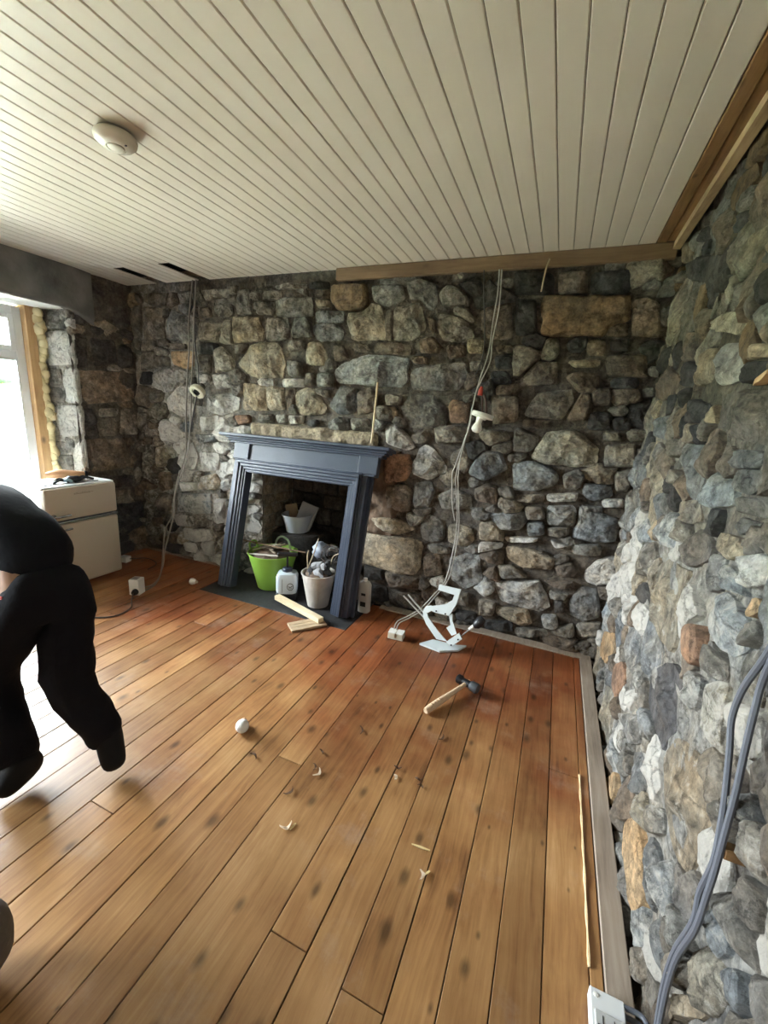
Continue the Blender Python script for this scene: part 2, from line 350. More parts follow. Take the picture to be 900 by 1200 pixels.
# ------------------------------------------------------------------ masonry
# each line: wall, tone, then (along, up) outline points in millimetres
STONES = """bn -3876 2597 -3561 2595 -3589 2469 -3738 2462 -3867 2498
bn -4026 2478 -3909 2474 -3931 2167 -4059 2181
bn -3880 2467 -3628 2440 -3624 2166 -3912 2161
bb -3536 2570 -3420 2565 -3426 2482 -3555 2438
bn -3411 2577 -3247 2569 -3253 2464 -3375 2462
bu -3529 2431 -3398 2385 -3243 2357 -3229 2151 -3596 2159 -3599 2241
bn -3162 2577 -2823 2572 -2825 2505 -3100 2488
bb -3178 2438 -3037 2422 -3024 2351 -3176 2331
bn -3010 2490 -2810 2494 -2783 2357 -2911 2325 -3005 2409
bn -2731 2557 -2609 2562 -2582 2363 -2720 2355
bt -3176 2319 -2896 2296 -2951 2137 -3195 2144
bt -2895 2325 -2815 2323 -2797 2113 -2935 2125
bt -2799 2346 -2508 2338 -2457 2226 -2465 2147 -2789 2125
bn -2595 2529 -2506 2530 -2507 2465 -2581 2473
bn -2566 2462 -2463 2458 -2463 2381 -2552 2395
bn -3599 2127 -3362 2127 -3365 2083 -3548 2064
bk -3170 2126 -2968 2126 -2971 2041 -3158 2028
bO -3549 2057 -3260 2058 -3268 1927 -3341 1894 -3521 1936
bn -3210 2028 -3055 2029 -3063 1868 -3219 1865
bt -3002 2089 -2919 2102 -2792 2018 -2779 1899 -3012 1869
bn -2758 2113 -2617 2125 -2680 2043 -2752 2031
bn -3934 2036 -3728 2057 -3731 1906 -3931 1876
bn -3712 2011 -3589 2012 -3569 1922 -3712 1907
bk -3972 1862 -3813 1865 -3824 1744 -3985 1738
bw -3792 1879 -3579 1909 -3475 1807 -3559 1686 -3733 1665 -3844 1743
bw -3560 1909 -3289 1876 -3293 1812 -3459 1768
bw -3237 1858 -3080 1861 -3084 1780 -3242 1768
bw -3046 1856 -2845 1861 -2800 1751 -3001 1719
bn -3827 1716 -3683 1681 -3701 1585 -3842 1551
bw -3641 1615 -3461 1742 -3279 1735 -3295 1472 -3463 1448 -3630 1507
bw -3106 1677 -2834 1701 -2721 1656 -2739 1555 -2942 1493 -3114 1509 -3127 1612
bt -2730 1947 -2602 2101 -2480 2136 -2289 2124 -2231 1978 -2259 1851 -2482 1834 -2606 1854
bt -2686 1792 -2422 1776 -2423 1560 -2691 1558
bn -2347 2614 -2034 2607 -2032 2525 -2333 2544
bk -2027 2596 -1827 2586 -1825 2525 -2019 2535
bn -2469 2534 -2270 2531 -2270 2462 -2470 2464
bn -2132 2519 -2025 2530 -2017 2473
bn -2536 2450 -2347 2454 -2347 2345 -2537 2361
bn -2340 2480 -1978 2471 -1961 2335 -2164 2325 -2333 2345
bb -1953 2516 -1812 2515 -1816 2459 -1951 2460
bt -1931 2443 -1815 2439 -1807 2388 -1923 2386
bB -1794 2549 -1509 2544 -1478 2412 -1522 2364 -1743 2365 -1796 2433
bn -1467 2533 -1213 2525 -1183 2420 -1313 2377 -1443 2420
bu -1949 2366 -1693 2364 -1677 2277 -1946 2277
bu -1959 2272 -1764 2268 -1668 2215 -1696 2143 -1916 2139 -1964 2209
bt -1661 2348 -1521 2344 -1454 2411 -1371 2388 -1326 2231 -1332 2146 -1608 2142 -1636 2215
bn -2434 2326 -2205 2326 -2197 2156 -2435 2147
bn -2157 2324 -2001 2321 -1977 2177 -2169 2167
bn -2195 2145 -2044 2150 -2042 2068 -2189 2062
bt -2010 2134 -1889 2133 -1820 2026 -1844 1950 -2019 1958 -2035 2024
bn -2202 2000 -2075 1980 -2073 1867 -2201 1853
bn -2018 1891 -1936 1893 -1933 1792 -2016 1790
bn -1916 1893 -1769 1897 -1765 1787 -1912 1782
bb -1765 2112 -1682 2111 -1626 2006 -1753 1984
bb -1595 2122 -1448 2121 -1445 2060 -1579 2049
bb -1413 2131 -1205 2130 -1114 2110 -1108 2041 -1313 2045 -1415 2055
bU -1764 1919 -1651 1985 -1504 2034 -1313 2040 -1140 2021 -1115 1850 -1180 1807 -1542 1816 -1721 1821
bw -2266 1840 -2045 1845 -2043 1777 -2265 1770
bn -1939 1770 -1798 1769 -1795 1697 -1904 1726
bt -2414 1777 -2243 1771 -2227 1583 -2407 1561
bb -2221 1748 -2128 1774 -2126 1659 -2212 1560
bt -2120 1740 -2029 1778 -1932 1770 -1806 1617 -1831 1570 -2081 1543 -2126 1635
bu -1781 1675 -1694 1800 -1540 1784 -1543 1598 -1697 1566 -1793 1640
bb -1539 1762 -1429 1798 -1352 1737 -1370 1629 -1529 1576
bn -1174 2523 -1074 2545 -957 2512 -934 2383 -982 2338 -1039 2387 -1075 2425 -1139 2418
bn -936 2456 -875 2508 -812 2487 -706 2411 -710 2357 -901 2363
bk -815 2513 -632 2521 -609 2407 -687 2419
bn -1268 2375 -1073 2406 -1034 2321 -1004 2225 -1105 2140 -1251 2141 -1269 2230
bn -1335 2358 -1289 2357 -1274 2141 -1320 2141
bb -1000 2301 -935 2281 -926 2186 -970 2206
bn -928 2318 -856 2316 -720 2267 -639 2165 -714 2128 -879 2139 -919 2224
bn -809 2360 -708 2339 -651 2265 -689 2257 -805 2315
bb -619 2327 -566 2361 -419 2374 -389 2145 -550 2146 -618 2238
bb -1062 2149 -956 2168 -876 2100 -903 2052 -1043 2052
bb -845 2110 -703 2114 -694 2035 -825 2014
bt -698 2156 -580 2155 -568 2054 -686 2054
bb -496 2100 -385 2109 -378 2055 -481 2055
bb -1107 2031 -976 2032 -970 1974 -1081 1982
bv -1089 1942 -906 1975 -690 1997 -669 1892 -721 1803 -1076 1790 -1104 1861
bn -660 1997 -582 2008 -564 1942 -654 1940
bk -498 2036 -375 2037 -365 1955 -478 1953
bk -515 1934 -392 1946 -352 1854 -485 1850
bk -433 2553 -190 2546 -162 2414 -408 2425
bb -156 2544 6 2542 35 2414 -137 2413
bk 32 2533 246 2528 268 2403 52 2405
bk -404 2399 -271 2393 -231 2170 -374 2172
bB -238 2409 263 2388 295 2253 194 2215 164 2158 -203 2161
bb 161 2199 273 2246 304 2157 188 2158
bb 283 2364 362 2376 433 2343 468 2155 319 2157
bn -175 2152 -98 2152 -75 2057 -119 2004 -192 2021
bb 72 2134 184 2133 191 2042 85 2049
bk 198 2141 305 2149 318 2075 217 2075
bt -26 2014 170 2024 170 1978 15 1967
bb 191 2042 374 2059 422 2043 444 1921 219 1923
bb -317 1874 -207 2003 -76 2005 -64 1863 -295 1846
bb -27 1909 35 1945 176 1940 196 1819 72 1814
bk 246 1907 399 1920 411 1853 256 1847
bn -259 1651 -179 1805 35 1840 48 1751 -3 1634 -211 1640
bb 23 1636 95 1833 150 1800 147 1711 134 1638
bb 143 1843 254 1856 273 1744 176 1739
bk 151 1585 165 1703 272 1700 300 1587
bk 294 1666 395 1681 418 1595 316 1588
bb -265 1622 -65 1635 -109 1566 -249 1575
bY -174 1368 -80 1549 66 1579 138 1556 246 1464 253 1372 199 1338 -76 1328
bn 282 1495 455 1519 482 1369 298 1349
bn 253 1574 349 1581 366 1529 270 1521
bU -282 1317 -172 1348 -19 1315 46 1244 18 1191 -114 1134 -258 1126
bn 51 1274 158 1324 199 1281 171 1181 83 1180
bu 190 1232 359 1234 388 1162 260 1115 203 1147
bn 360 1328 469 1349 462 1209 390 1200
bw -28 1126 174 1162 175 1103 -11 1072
bw 316 1142 455 1157 464 1101 334 1082
bn -234 1098 -37 1124 -38 1063 -228 1047
bn -296 1572 -130 1517 -132 1469 -179 1406 -292 1396
bn -156 1026 -34 1034 -11 944 -133 925
bU -17 1046 162 1072 188 1016 174 933 11 917
bu 196 1077 333 1087 347 1001 210 989
bn -1294 1761 -1164 1745 -1170 1672 -1288 1666
bt -1287 1655 -1216 1664 -1183 1618 -1209 1563 -1280 1553
bs -1158 1672 -1085 1759 -919 1766 -803 1680 -790 1548 -928 1507 -1076 1507 -1128 1579
bR -789 1701 -756 1742 -628 1709 -623 1570 -759 1566
bb -486 1773 -305 1781 -281 1602 -453 1581 -474 1677
bw -1278 1526 -1182 1522 -1071 1443 -1018 1361 -1085 1333 -1268 1373
bn -1060 1455 -928 1507 -900 1446 -951 1389 -1032 1393
bn -886 1531 -736 1552 -611 1550 -609 1439 -863 1407
bn -555 1514 -468 1540 -340 1540 -312 1473 -473 1420
bw -1039 1194 -983 1364 -930 1401 -870 1364 -773 1266 -745 1205 -893 1122 -1012 1153
bn -727 1356 -636 1405 -561 1288 -614 1198 -740 1270
bu -593 1201 -561 1288 -490 1388 -370 1389 -306 1274 -463 1163
bb -540 1100 -442 1155 -358 1134 -351 998 -509 1018
bR -1263 1306 -1059 1303 -1016 1197 -1090 1087 -1246 1057
bb -1245 1045 -1088 1065 -1012 1017 -1011 856 -1230 824
bu -1006 1086 -860 1126 -829 1041 -873 900 -989 883
bn -804 1011 -688 1082 -556 1055 -523 951 -760 905
bw -3781 1345 -3696 1413 -3562 1387 -3437 1272 -3519 1189 -3755 1191
bt -3841 1126 -3699 1138 -3639 1029 -3674 952 -3799 910
bn -3986 1128 -3850 1139 -3859 933 -4007 918
bw -3508 1070 -3329 1212 -3261 1093 -3307 948 -3461 917 -3554 979
bu -3467 1394 -3316 1417 -3323 1308 -3454 1298
bU -3287 1290 -3000 1312 -3003 1239 -3237 1206
bw -3223 1463 -2976 1491 -3016 1357 -3212 1330
bR -2790 1502 -2611 1518 -2596 1451 -2726 1417
bw -3241 1123 -2990 1133 -2996 968 -3215 930
bt -3217 888 -3033 937 -2983 859 -3040 768 -3224 758
bU -2964 875 -2858 915 -2826 809 -2950 765
bU -3556 671 -3115 722 -3124 511 -3571 473
bw -3043 682 -2900 702 -2944 452 -3054 419
bn -3573 443 -3239 464 -3072 431 -3130 377 -3582 318
bb -3846 618 -3638 646 -3694 455 -3862 430
bb -3803 865 -3620 885 -3634 706 -3822 652
bw -3528 793 -3258 826 -3262 739 -3515 692
bw -3648 431 -3252 462 -3257 361 -3602 315
bw -3509 299 -3144 350 -3099 248 -3319 178 -3503 186
bw -3533 139 -3346 163 -3299 68 -3458 58
bw -3239 223 -3087 230 -3094 66 -3234 70
bb -3720 211 -3568 227 -3575 121 -3729 93
bb -3948 354 -3804 376 -3813 270 -3958 246
bn -2516 1536 -2362 1539 -2346 1467 -2517 1462
bw -2339 1534 -2212 1542 -2219 1475 -2301 1464
bw -2205 1536 -2039 1546 -2037 1475 -2182 1466
bk -2010 1512 -1898 1520 -1883 1486 -1938 1452 -2009 1465
bn -1815 1502 -1696 1555 -1605 1549 -1613 1447 -1786 1446
bn -1598 1550 -1427 1560 -1398 1485 -1574 1450
bn -1372 1661 -1288 1666 -1214 1637 -1208 1552 -1341 1555
bt -1380 753 -1214 778 -1090 774 -963 712 -1104 640 -1362 669
bP -1561 636 -1398 614 -896 628 -889 401 -942 315 -1118 315 -1437 339 -1575 350
bk -1395 322 -1222 319 -1189 223 -1388 205
bb -1195 312 -892 301 -884 203 -1147 181
bk -1373 169 -1172 162 -1150 37 -1362 -15
bb -1157 140 -856 172 -882 38 -1136 27
bn -931 752 -869 855 -752 827 -714 673 -826 629 -898 652
bt -703 790 -617 815 -517 798 -483 691 -553 633 -691 665
bn -870 598 -779 626 -663 612 -658 567 -818 548
bb -874 513 -748 549 -708 378 -857 321
bU -666 530 -548 588 -441 608 -384 390 -516 289 -637 357
bb -872 206 -746 284 -714 193 -826 103
bn -592 259 -481 273 -479 152 -570 154
bk -576 103 -408 122 -377 44 -557 33
bu -404 926 -151 985 -114 928 -162 846 -329 818
bu -130 905 -18 923 5 832 -107 802
bt -469 850 -357 879 -275 795 -269 741 -454 719
bw -452 697 -267 725 -272 686 -381 643 -443 620
bw -273 773 -30 805 -35 773 -247 734
bn -11 1006 177 1034 185 925 13 907
bn 14 897 149 919 160 849 24 825
bU 169 851 199 947 196 1077 376 1035 454 1018 456 861 305 834
bw 46 808 178 790 82 752
bn 185 802 368 825 381 747 196 731
bt -253 700 -145 720 22 709 93 680 88 582 -124 560 -232 615
bb 100 628 206 670 268 620 216 545 130 558
bn -296 546 -185 569 -65 494 -263 451
bw -300 408 5 487 88 384 119 302 49 245 -240 259
bt -266 217 -30 242 14 137 -53 107 -258 148
bn -400 244 -271 252 -267 134 -384 103
bb 34 494 246 530 263 480 145 453
bn 91 429 224 428 204 379 99 376
bk 135 362 194 377 209 280 154 266
bw 63 220 166 247 199 153 96 125
bw 289 603 354 700 431 756 490 758 519 591 381 529 316 546
bu 232 375 296 499 404 502 446 298 347 238 258 270
bk -337 79 -126 111 -116 31 -328 8
bn -110 68 116 119 143 68 -91 2
bn 134 135 295 213 310 116 161 85
bn 304 215 460 269 477 163 328 121
rB 2350 2558 2295 2594 2057 2546 2005 2482 2114 2456 2231 2457
rk 2015 2516 1979 2532 1930 2539 1851 2410 1941 2435
rk 2202 2371 2170 2413 2016 2388 2019 2353 2125 2348
rk 2784 2593 2590 2550 2533 2476 2667 2506
rk 3037 2529 2637 2440 2307 2331 2289 2282 2397 2247 2871 2408
rk 1732 2152 1692 2149 1657 2093 1711 2117
rt 1974 2129 1951 2213 1840 2258 1758 2242 1753 2186 1823 2129
rk 2485 1871 2460 1933 2324 1915 2164 1848 2181 1793 2384 1816
rb 2577 1975 2505 2073 2304 2023 2370 1969
rU 1941 1814 1935 1912 1753 1900 1702 1840 1677 1770 1860 1767
rU 1646 1921 1652 1977 1591 1985 1529 1883 1610 1894
rk 1671 1811 1621 1817 1482 1806 1451 1756 1579 1752 1650 1763
rt 1647 1825 1624 1869 1511 1854 1487 1814 1626 1826
rs 1774 1629 1808 1735 1647 1742 1432 1725 1344 1581 1534 1589
rk 2259 1727 2078 1741 1887 1700 1874 1639 2144 1646
ru 2882 1659 2515 1683 2432 1628 2427 1560 2838 1578
ru 1527 1531 1518 1565 1377 1569 1365 1522 1501 1509
rb 3076 1882 2814 1965 2502 1859 2474 1797 2759 1765 3037 1804
rt 2227 2054 1824 2022 1752 1951 1823 1930 1980 1973
rt 1872 1679 1801 1706 1766 1639 1845 1644
rn 2398 1560 2091 1582 2075 1513 2273 1487
rU 1782 1414 1673 1486 1500 1476 1469 1408 1591 1374 1710 1378
ru 1444 1434 1271 1462 1243 1415 1346 1404 1440 1407
ru 1431 1354 1365 1395 1262 1397 1346 1347
rn 1997 1329 1753 1377 1683 1316 1790 1279 1961 1288
rs 1821 1130 1777 1203 1653 1303 1532 1270 1531 1221 1662 1152
rU 2120 1171 2105 1269 1961 1288 1896 1248 1895 1147 2016 1138
rt 2050 826 2057 1031 1946 1100 1671 1135 1691 1013 1618 900 1640 835 1797 807
rw 1701 994 1627 1109 1470 1067 1551 990 1600 909
rU 1398 1044 1419 1096 1347 1190 1162 1171 1139 1119 1205 1061 1314 1040
rU 1428 1241 1277 1279 1234 1214 1342 1203
rR 1535 997 1418 1047 1349 979 1394 922 1507 937
rO 1193 1186 1173 1238 1140 1247 1124 1222 1163 1189
rO 2941 113 2958 261 2597 429 2457 394 2628 210
ru 2251 507 2323 611 2095 701 1955 661 2042 484
rk 2291 824 2287 866 2116 929 2034 851 2165 805
rw 2801 801 2508 906 2279 767 2500 641
rw 3091 542 2859 783 2731 751 2697 493
rn 2262 1436 2048 1456 1985 1417 2140 1381
ru 1504 1503 1352 1523 1326 1482 1376 1450 1470 1452
rw 1281 1303 1198 1343 1160 1281 1208 1244 1256 1266
rt 1514 1317 1329 1341 1264 1313 1385 1266 1510 1264
rn 1156 1178 1115 1207 1093 1172 1132 1123
rn 1381 1022 1314 1040 1230 1042 1201 999 1317 937
rn 2461 1016 2247 1093 2115 1048 2145 956 2283 908
rn 3063 1236 2703 1275 2658 1185 2945 1144
rK 1779 649 1724 732 1600 821 1445 837 1378 782 1409 690 1468 562 1580 556 1732 569
rU 1453 846 1416 902 1325 926 1301 893 1314 822 1386 816
rY 1293 905 1248 969 1178 1003 1155 970 1158 919 1135 850 1183 820 1269 830
rt 1448 541 1408 663 1259 751 1156 763 1076 748 1060 708 1073 613 1087 492 1148 460 1242 450 1326 466
rw 2003 410 1943 489 1871 509 1888 403 1955 373
rR 2380 344 2202 471 2083 428 2176 259 2312 246
ru 2659 165 2385 293 2303 241 2569 116
ru 1993 315 1807 453 1697 395 1811 300 1939 275
ru 1741 321 1656 394 1530 412 1500 351 1564 279 1687 277
rO 2022 -85 1873 97 1804 91 1814 -73 1887 -118
rn 1717 449 1580 492 1570 450 1671 407
rs 1091 876 1042 903 988 897 972 843 1026 814
rn 1045 758 1016 799 963 813 971 733 1013 711
rs 963 813 914 824 867 762 897 682 961 718
ru 963 843 934 911 904 863 928 832
rn 1333 958 1363 1020 1286 1043 1215 1039 1198 996 1284 958
rw 1123 993 1016 1045 974 976 1010 916 1099 922 1133 938
rO 1535 81 1568 143 1493 249 1421 278 1361 251 1252 202 1259 154 1280 59 1361 70
rn 1459 344 1338 453 1279 415 1367 315
rU 1258 315 1198 425 1154 398 1084 319 1141 291
ru 1626 -36 1576 41 1493 13 1509 -82
rn 1472 -145 1355 2 1283 -28 1285 -118 1379 -177
rn 968 596 916 682 844 698 790 675 778 656 825 628 892 616
rU 952 540 934 598 889 611 860 582 877 532 936 518
rt 958 425 928 507 851 554 819 535 825 457 867 391 917 390
rn 1030 256 1007 353 947 411 939 364 980 261
rt 982 159 989 231 943 313 893 392 863 385
ru 831 567 800 629 767 638 747 605 775 550 819 535
rn 1231 -13 1147 151 1093 120 1123 24 1181 -29
rt 1010 417 1014 498 1016 612 993 597 978 542 985 461
rn 1269 -162 1203 -66 1157 -78 1212 -176
lk 2499 2117 2624 2125 2612 1840 2484 1825
lk 2670 2102 2916 2129 2897 1908 2681 1865
lk 2930 2082 3118 2130 3099 1898 2913 1876
lb 2498 1811 2817 1831 3075 1842 3053 1570 2531 1510
lk 2528 1478 2662 1482 2649 1346 2521 1245
ln 2688 1483 2889 1491 2873 1419 2689 1398
ln 2670 1389 2872 1401 2846 1221 2655 1226
ln 2908 1491 3068 1497 3057 1235 2877 1239
lb 2524 1195 3044 1198 3030 891 2537 892
lk 2584 843 3003 815 3014 695 2607 713
ln 2641 690 2990 659 3000 517 2647 559
jw -4478 2136 -4050 2130 -4047 1856 -4431 1834
jn -4422 1810 -4221 1814 -4208 1671 -4423 1664
jn -4427 1647 -4211 1654 -4209 1516 -4413 1506
jw -4195 1815 -4003 1818 -4013 1526 -4196 1517
jw -4404 1482 -4017 1501 -4014 1231 -4384 1193
jn -4423 1164 -4207 1147 -4194 1062 -4418 1041
jw -4147 1186 -3975 1200 -3996 901 -4171 881
jn -4421 1023 -4184 1046 -4198 878 -4381 858
jn -4564 2308 -4134 2296 -4098 2146 -4488 2152"""
TONE = {'n': ((.20,.182,.155),.28), 'b': ((.165,.13,.10),.14), 'k': ((.055,.052,.05),.06), 'u': ((.18,.182,.18),.27), 'w': ((.44,.42,.39),.48),
        't': ((.30,.255,.19),.27), 'B': ((.17,.115,.065),.0), 'O': ((.42,.29,.165),.18), 'R': ((.26,.155,.10),.15), 'Y': ((.36,.32,.25),.38),
        'P': ((.38,.32,.235),.22), 'U': ((.25,.26,.262),.34), 's': ((.17,.15,.13),.05), 'v': ((.21,.20,.19),.14), 'K': ((.085,.082,.085),.02)}
G = .0125
def pip(U, Z, poly):
    ins = np.zeros(U.shape, bool); n = len(poly)
    for i in range(n):
        x0, y0 = poly[i]; x1, y1 = poly[(i+1) % n]
        if abs(y1-y0) < 1e-9: continue
        c = ((y0 > Z) != (y1 > Z)) & (U < (x1-x0)*(Z-y0)/(y1-y0)+x0); ins ^= c
    return ins
def outline_dense(poly, n, amp, seed):
    P = np.array(poly); Q = np.roll(P, -1, 0); d = np.hypot(*(Q-P).T); cum = np.concatenate([[0], np.cumsum(d)]); L = cum[-1]
    ts = (np.arange(n)+.5)/n*L; out = []
    for t in ts:
        i = min(np.searchsorted(cum, t)-1, len(P)-1); f = (t-cum[i])/max(d[i], 1e-9); out.append(P[i]*(1-f)+Q[i]*f)
    O = np.array(out); O = O*.84 + (np.roll(O,1,0)+np.roll(O,-1,0))*.08
    c = O.mean(0); L0 = np.hypot(*(O-c).T).mean()
    for i in range(n):
        p = O[i]; k = noise.noise(Vector((p[0]*14+seed, p[1]*14, seed*.7)))*amp + noise.noise(Vector((p[0]*45, p[1]*45+seed, 3.1)))*amp*.5
        O[i] = c + (p-c)*(1+k)
    return O
def stone_mesh(O, to3d, proud, tilt, back, rough, seed, flat=False):
    """rings from the middle of the face out to the edge, then back into the mortar"""
    r = random.Random(seed); c = O.mean(0); n = len(O)
    size = math.sqrt(abs(np.dot(O[:,0], np.roll(O[:,1],1)) - np.dot(O[:,1], np.roll(O[:,0],1)))/2)
    nr = 4 if size < .09 else (6 if size < .2 else 9)
    ts = [((k+1)/nr)**.9*.955 for k in range(nr)] + [1.0]
    k = 3 if size < .08 else (6 if size < .2 else 10)
    planes = [(proud*r.uniform(.85,1.15), r.uniform(-tilt,tilt)*.4, r.uniform(-tilt,tilt)*.4, 0, 0)]
    for _ in range(k):
        a = r.uniform(0, 2*math.pi); s = r.uniform(.25, 1)*tilt; q = r.uniform(.15, .45)*size
        planes.append((proud*r.uniform(.8,1.2), -math.cos(a)*s, -math.sin(a)*s, math.cos(a)*q, math.sin(a)*q))
    def h(p, t):
        du, dz = p-c; m = min(b + gx*(du-ou) + gz*(dz-oz) for b, gx, gz, ou, oz in planes)
        q = Vector((p[0], p[1], seed*.37))
        m += (noise.noise(q*9)*.5 + noise.noise(q*24)*.35 + noise.noise(q*60)*.18)*rough
        m -= proud*.5*max(0, (t-.86)/.14)**1.5
        return max(m, -.012)
    vs = [to3d(c[0], c[1], h(c, 0))]; fs = []
    for t in ts:
        for p in O:
            q = c+(p-c)*t; vs.append(to3d(q[0], q[1], h(q, t)))
    for p in O:
        q = c+(p-c)*1.03; vs.append(to3d(q[0], q[1], -back))
    R = len(ts)+1
    for i in range(n): fs.append((0, 1+i, 1+(i+1) % n))
    for j in range(R-1):
        for i in range(n):
            a = 1+j*n+i; b_ = 1+j*n+(i+1) % n; fs.append((a, a+n, b_+n, b_))
    return vs, fs, size
def in_rects(u, z, rects): return any(a <= u <= b and c <= z <= d for a, b, c, d in rects)
def masonry(wall_obj, code, u0, u1, z0, z1, to3d, holes, bare, tone_fn, proud_fn, seed, fill_u=(None, None), sizes=((.12,60),(.085,200),(.06,500),(.042,900),(.03,1200)), aspect=1.45, tilt=.75, max_parts=300, turn=0.0):
    r = random.Random(seed); nr_ = np.random.default_rng(seed)
    us = np.arange(u0+G/2, u1, G); zs = np.arange(z0+G/2, z1, G); U, Z = np.meshgrid(us, zs)
    lab = np.zeros(U.shape, np.int32)
    for a, b, c, d in holes+bare: lab[(U > a) & (U < b) & (Z > c) & (Z < d)] = -1
    fu0 = fill_u[0] if fill_u[0] is not None else u0; fu1 = fill_u[1] if fill_u[1] is not None else u1
    lab[(U < fu0) | (U > fu1)] = -1
    traced = []; k = 0
    for ln in STONES.strip().splitlines():
        if ln[0] != code: continue
        tone = ln[1]; v = [int(q)/1000 for q in ln[3:].split()]; poly = [(min(max(v[i], u0+.01), u1-.01), min(max(v[i+1], z0+.005), z1-.01)) for i in range(0, len(v), 2)]
        cx = sum(p[0] for p in poly)/len(poly); cz = sum(p[1] for p in poly)/len(poly)
        if in_rects(cx, cz, holes): continue
        k += 1; m = pip(U, Z, poly); lab[m & (lab == 0)] = k; traced.append((poly, tone))
    # dart-thrown ellipses for the smaller stones between them, then grown until they meet
    seeds = []
    for s, tries in sizes:
        for _ in range(tries):
            cu = r.uniform(fu0, fu1); cz = r.uniform(z0, z1); a = s*r.uniform(.9, 1.35)*math.sqrt(aspect); b = s*r.uniform(.6, .95)/math.sqrt(aspect)
            i0 = max(0, int((cz-a-z0)/G)); i1 = min(len(zs), int((cz+a-z0)/G)+2); j0 = max(0, int((cu-a-u0)/G)); j1 = min(len(us), int((cu+a-u0)/G)+2)
            if i1 <= i0 or j1 <= j0: continue
            th = r.uniform(-.25, .25)+turn; du = U[i0:i1, j0:j1]-cu; dz = Z[i0:i1, j0:j1]-cz
            ns = r.choice((4, 5, 5, 6, 7)); dirs = []
            for k_ in range(ns):
                an = th+2*math.pi*(k_+r.uniform(-.28, .28))/ns; sup = math.sqrt((a*math.cos(an-th))**2+(b*math.sin(an-th))**2)*r.uniform(.82, 1.1); dirs.append((math.cos(an)/sup, math.sin(an)/sup))
            e_ = np.max([du*gx+dz*gy for gx, gy in dirs], 0) < 1
            if not e_.any() or (lab[i0:i1, j0:j1][e_] != 0).any(): continue
            lab[i0:i1, j0:j1][e_] = 100000+len(seeds); seeds.append((cu, cz, a, b, th, dirs))
    best = np.full(U.shape, 9.0); lab2 = np.where(lab < 100000, lab, 0)
    for q, (cu, cz, a, b, th, dirs) in enumerate(seeds):
        R_ = 2.6*a; i0 = max(0, int((cz-R_-z0)/G)); i1 = min(len(zs), int((cz+R_-z0)/G)+2); j0 = max(0, int((cu-R_-u0)/G)); j1 = min(len(us), int((cu+R_-u0)/G)+2)
        du = U[i0:i1, j0:j1]-cu; dz = Z[i0:i1, j0:j1]-cz
        m = np.max([du*gx+dz*gy for gx, gy in dirs], 0)      # straight-sided gauge: broken, angular stones
        w = (m < best[i0:i1, j0:j1]) & (m < 2.1) & ((lab[i0:i1, j0:j1] == 0) | (lab[i0:i1, j0:j1] >= 100000))
        best[i0:i1, j0:j1][w] = m[w]; lab2[i0:i1, j0:j1][w] = 100000+q
    items = []
    for poly, tone in traced:
        P = np.array(poly); per = np.hypot(*(np.roll(P,-1,0)-P).T).sum(); n = int(max(14, min(44, per/.03)))
        O = outline_dense(poly, n, .07, r.uniform(0, 50)); items.append((O*1.0, tone, False))
    for q, (cu, cz, a, b, th, dirs) in enumerate(seeds):
        n = 16 if a < .06 else 26; O = []
        for i in range(n):
            al = 2*math.pi*i/n; ca, sa = math.cos(al), math.sin(al); d = G
            while d < 3*a:
                x_ = cu+ca*d; y_ = cz+sa*d; jj = int((x_-u0)/G); ii = int((y_-z0)/G)
                if ii < 0 or jj < 0 or ii >= len(zs) or jj >= len(us) or lab2[ii, jj] != 100000+q: break
                d += G*.5
            d = max(d-G*.35, .012); O.append((cu+ca*d, cz+sa*d))
        O = np.array(O); O = O*.86+(np.roll(O,1,0)+np.roll(O,-1,0))*.07
        items.append((O, None, True))
    ar = [abs(np.dot(O[:,0], np.roll(O[:,1],1)) - np.dot(O[:,1], np.roll(O[:,0],1))) for O, _, _ in items]
    order = sorted(range(len(items)), key=lambda i: (items[i][2], -ar[i]))
    stuff = MB()
    for rank, i in enumerate(order):
        O, tone, fill = items[i]; c = O.mean(0)
        tone = tone or tone_fn(c[0], c[1], r)
        col, lime = TONE[tone]; pr, back = proud_fn(c[0], c[1], tone, r)
        dressed = tone in 'PBOR'
        vs, fs, size = stone_mesh(O, to3d, pr, tilt*(.15 if dressed else 1), back, .010 if dressed else .032, seed*100+i)
        if rank < max_parts:
            j = r.uniform(.82, 1.2)*(1.55 if code == 'l' else 1); w = r.uniform(-.05, .05)
            mb = MB(); mb.add(vs, fs)
            A = np.array(vs); og = A.mean(0)
            mb.build('stone', M_STONE, wall_obj, origin=og, color=(col[0]*j*(1+w), col[1]*j, col[2]*j*(1-w), lime_light_at(code, c[0], c[1], lime)))
        else: stuff.add(vs, fs)
    if stuff.v: stuff.build('small_stones', M_STUFF, wall_obj, kind='stuff')
    return len(items)
def lime_light_at(code, u, z, base):
    if code == 'b':      # lime residue, thickened at lower left to put window light into the colour
        k = max(0, min(1, (1.9-z)/1.0))*max(0, min(1, (-2.3-u)/.5+.5)); return min(.66, base+.22*k - (.10 if z > 2.0 and u > -1.9 else 0))
    if code == 'r': return base + (.15 if z < 1.25 else .02)
    if code == 'l': return base*.3
    if code == 'j': return base+.12  # jamb stones paled with extra lime to paint in window-lit highlights
    return base
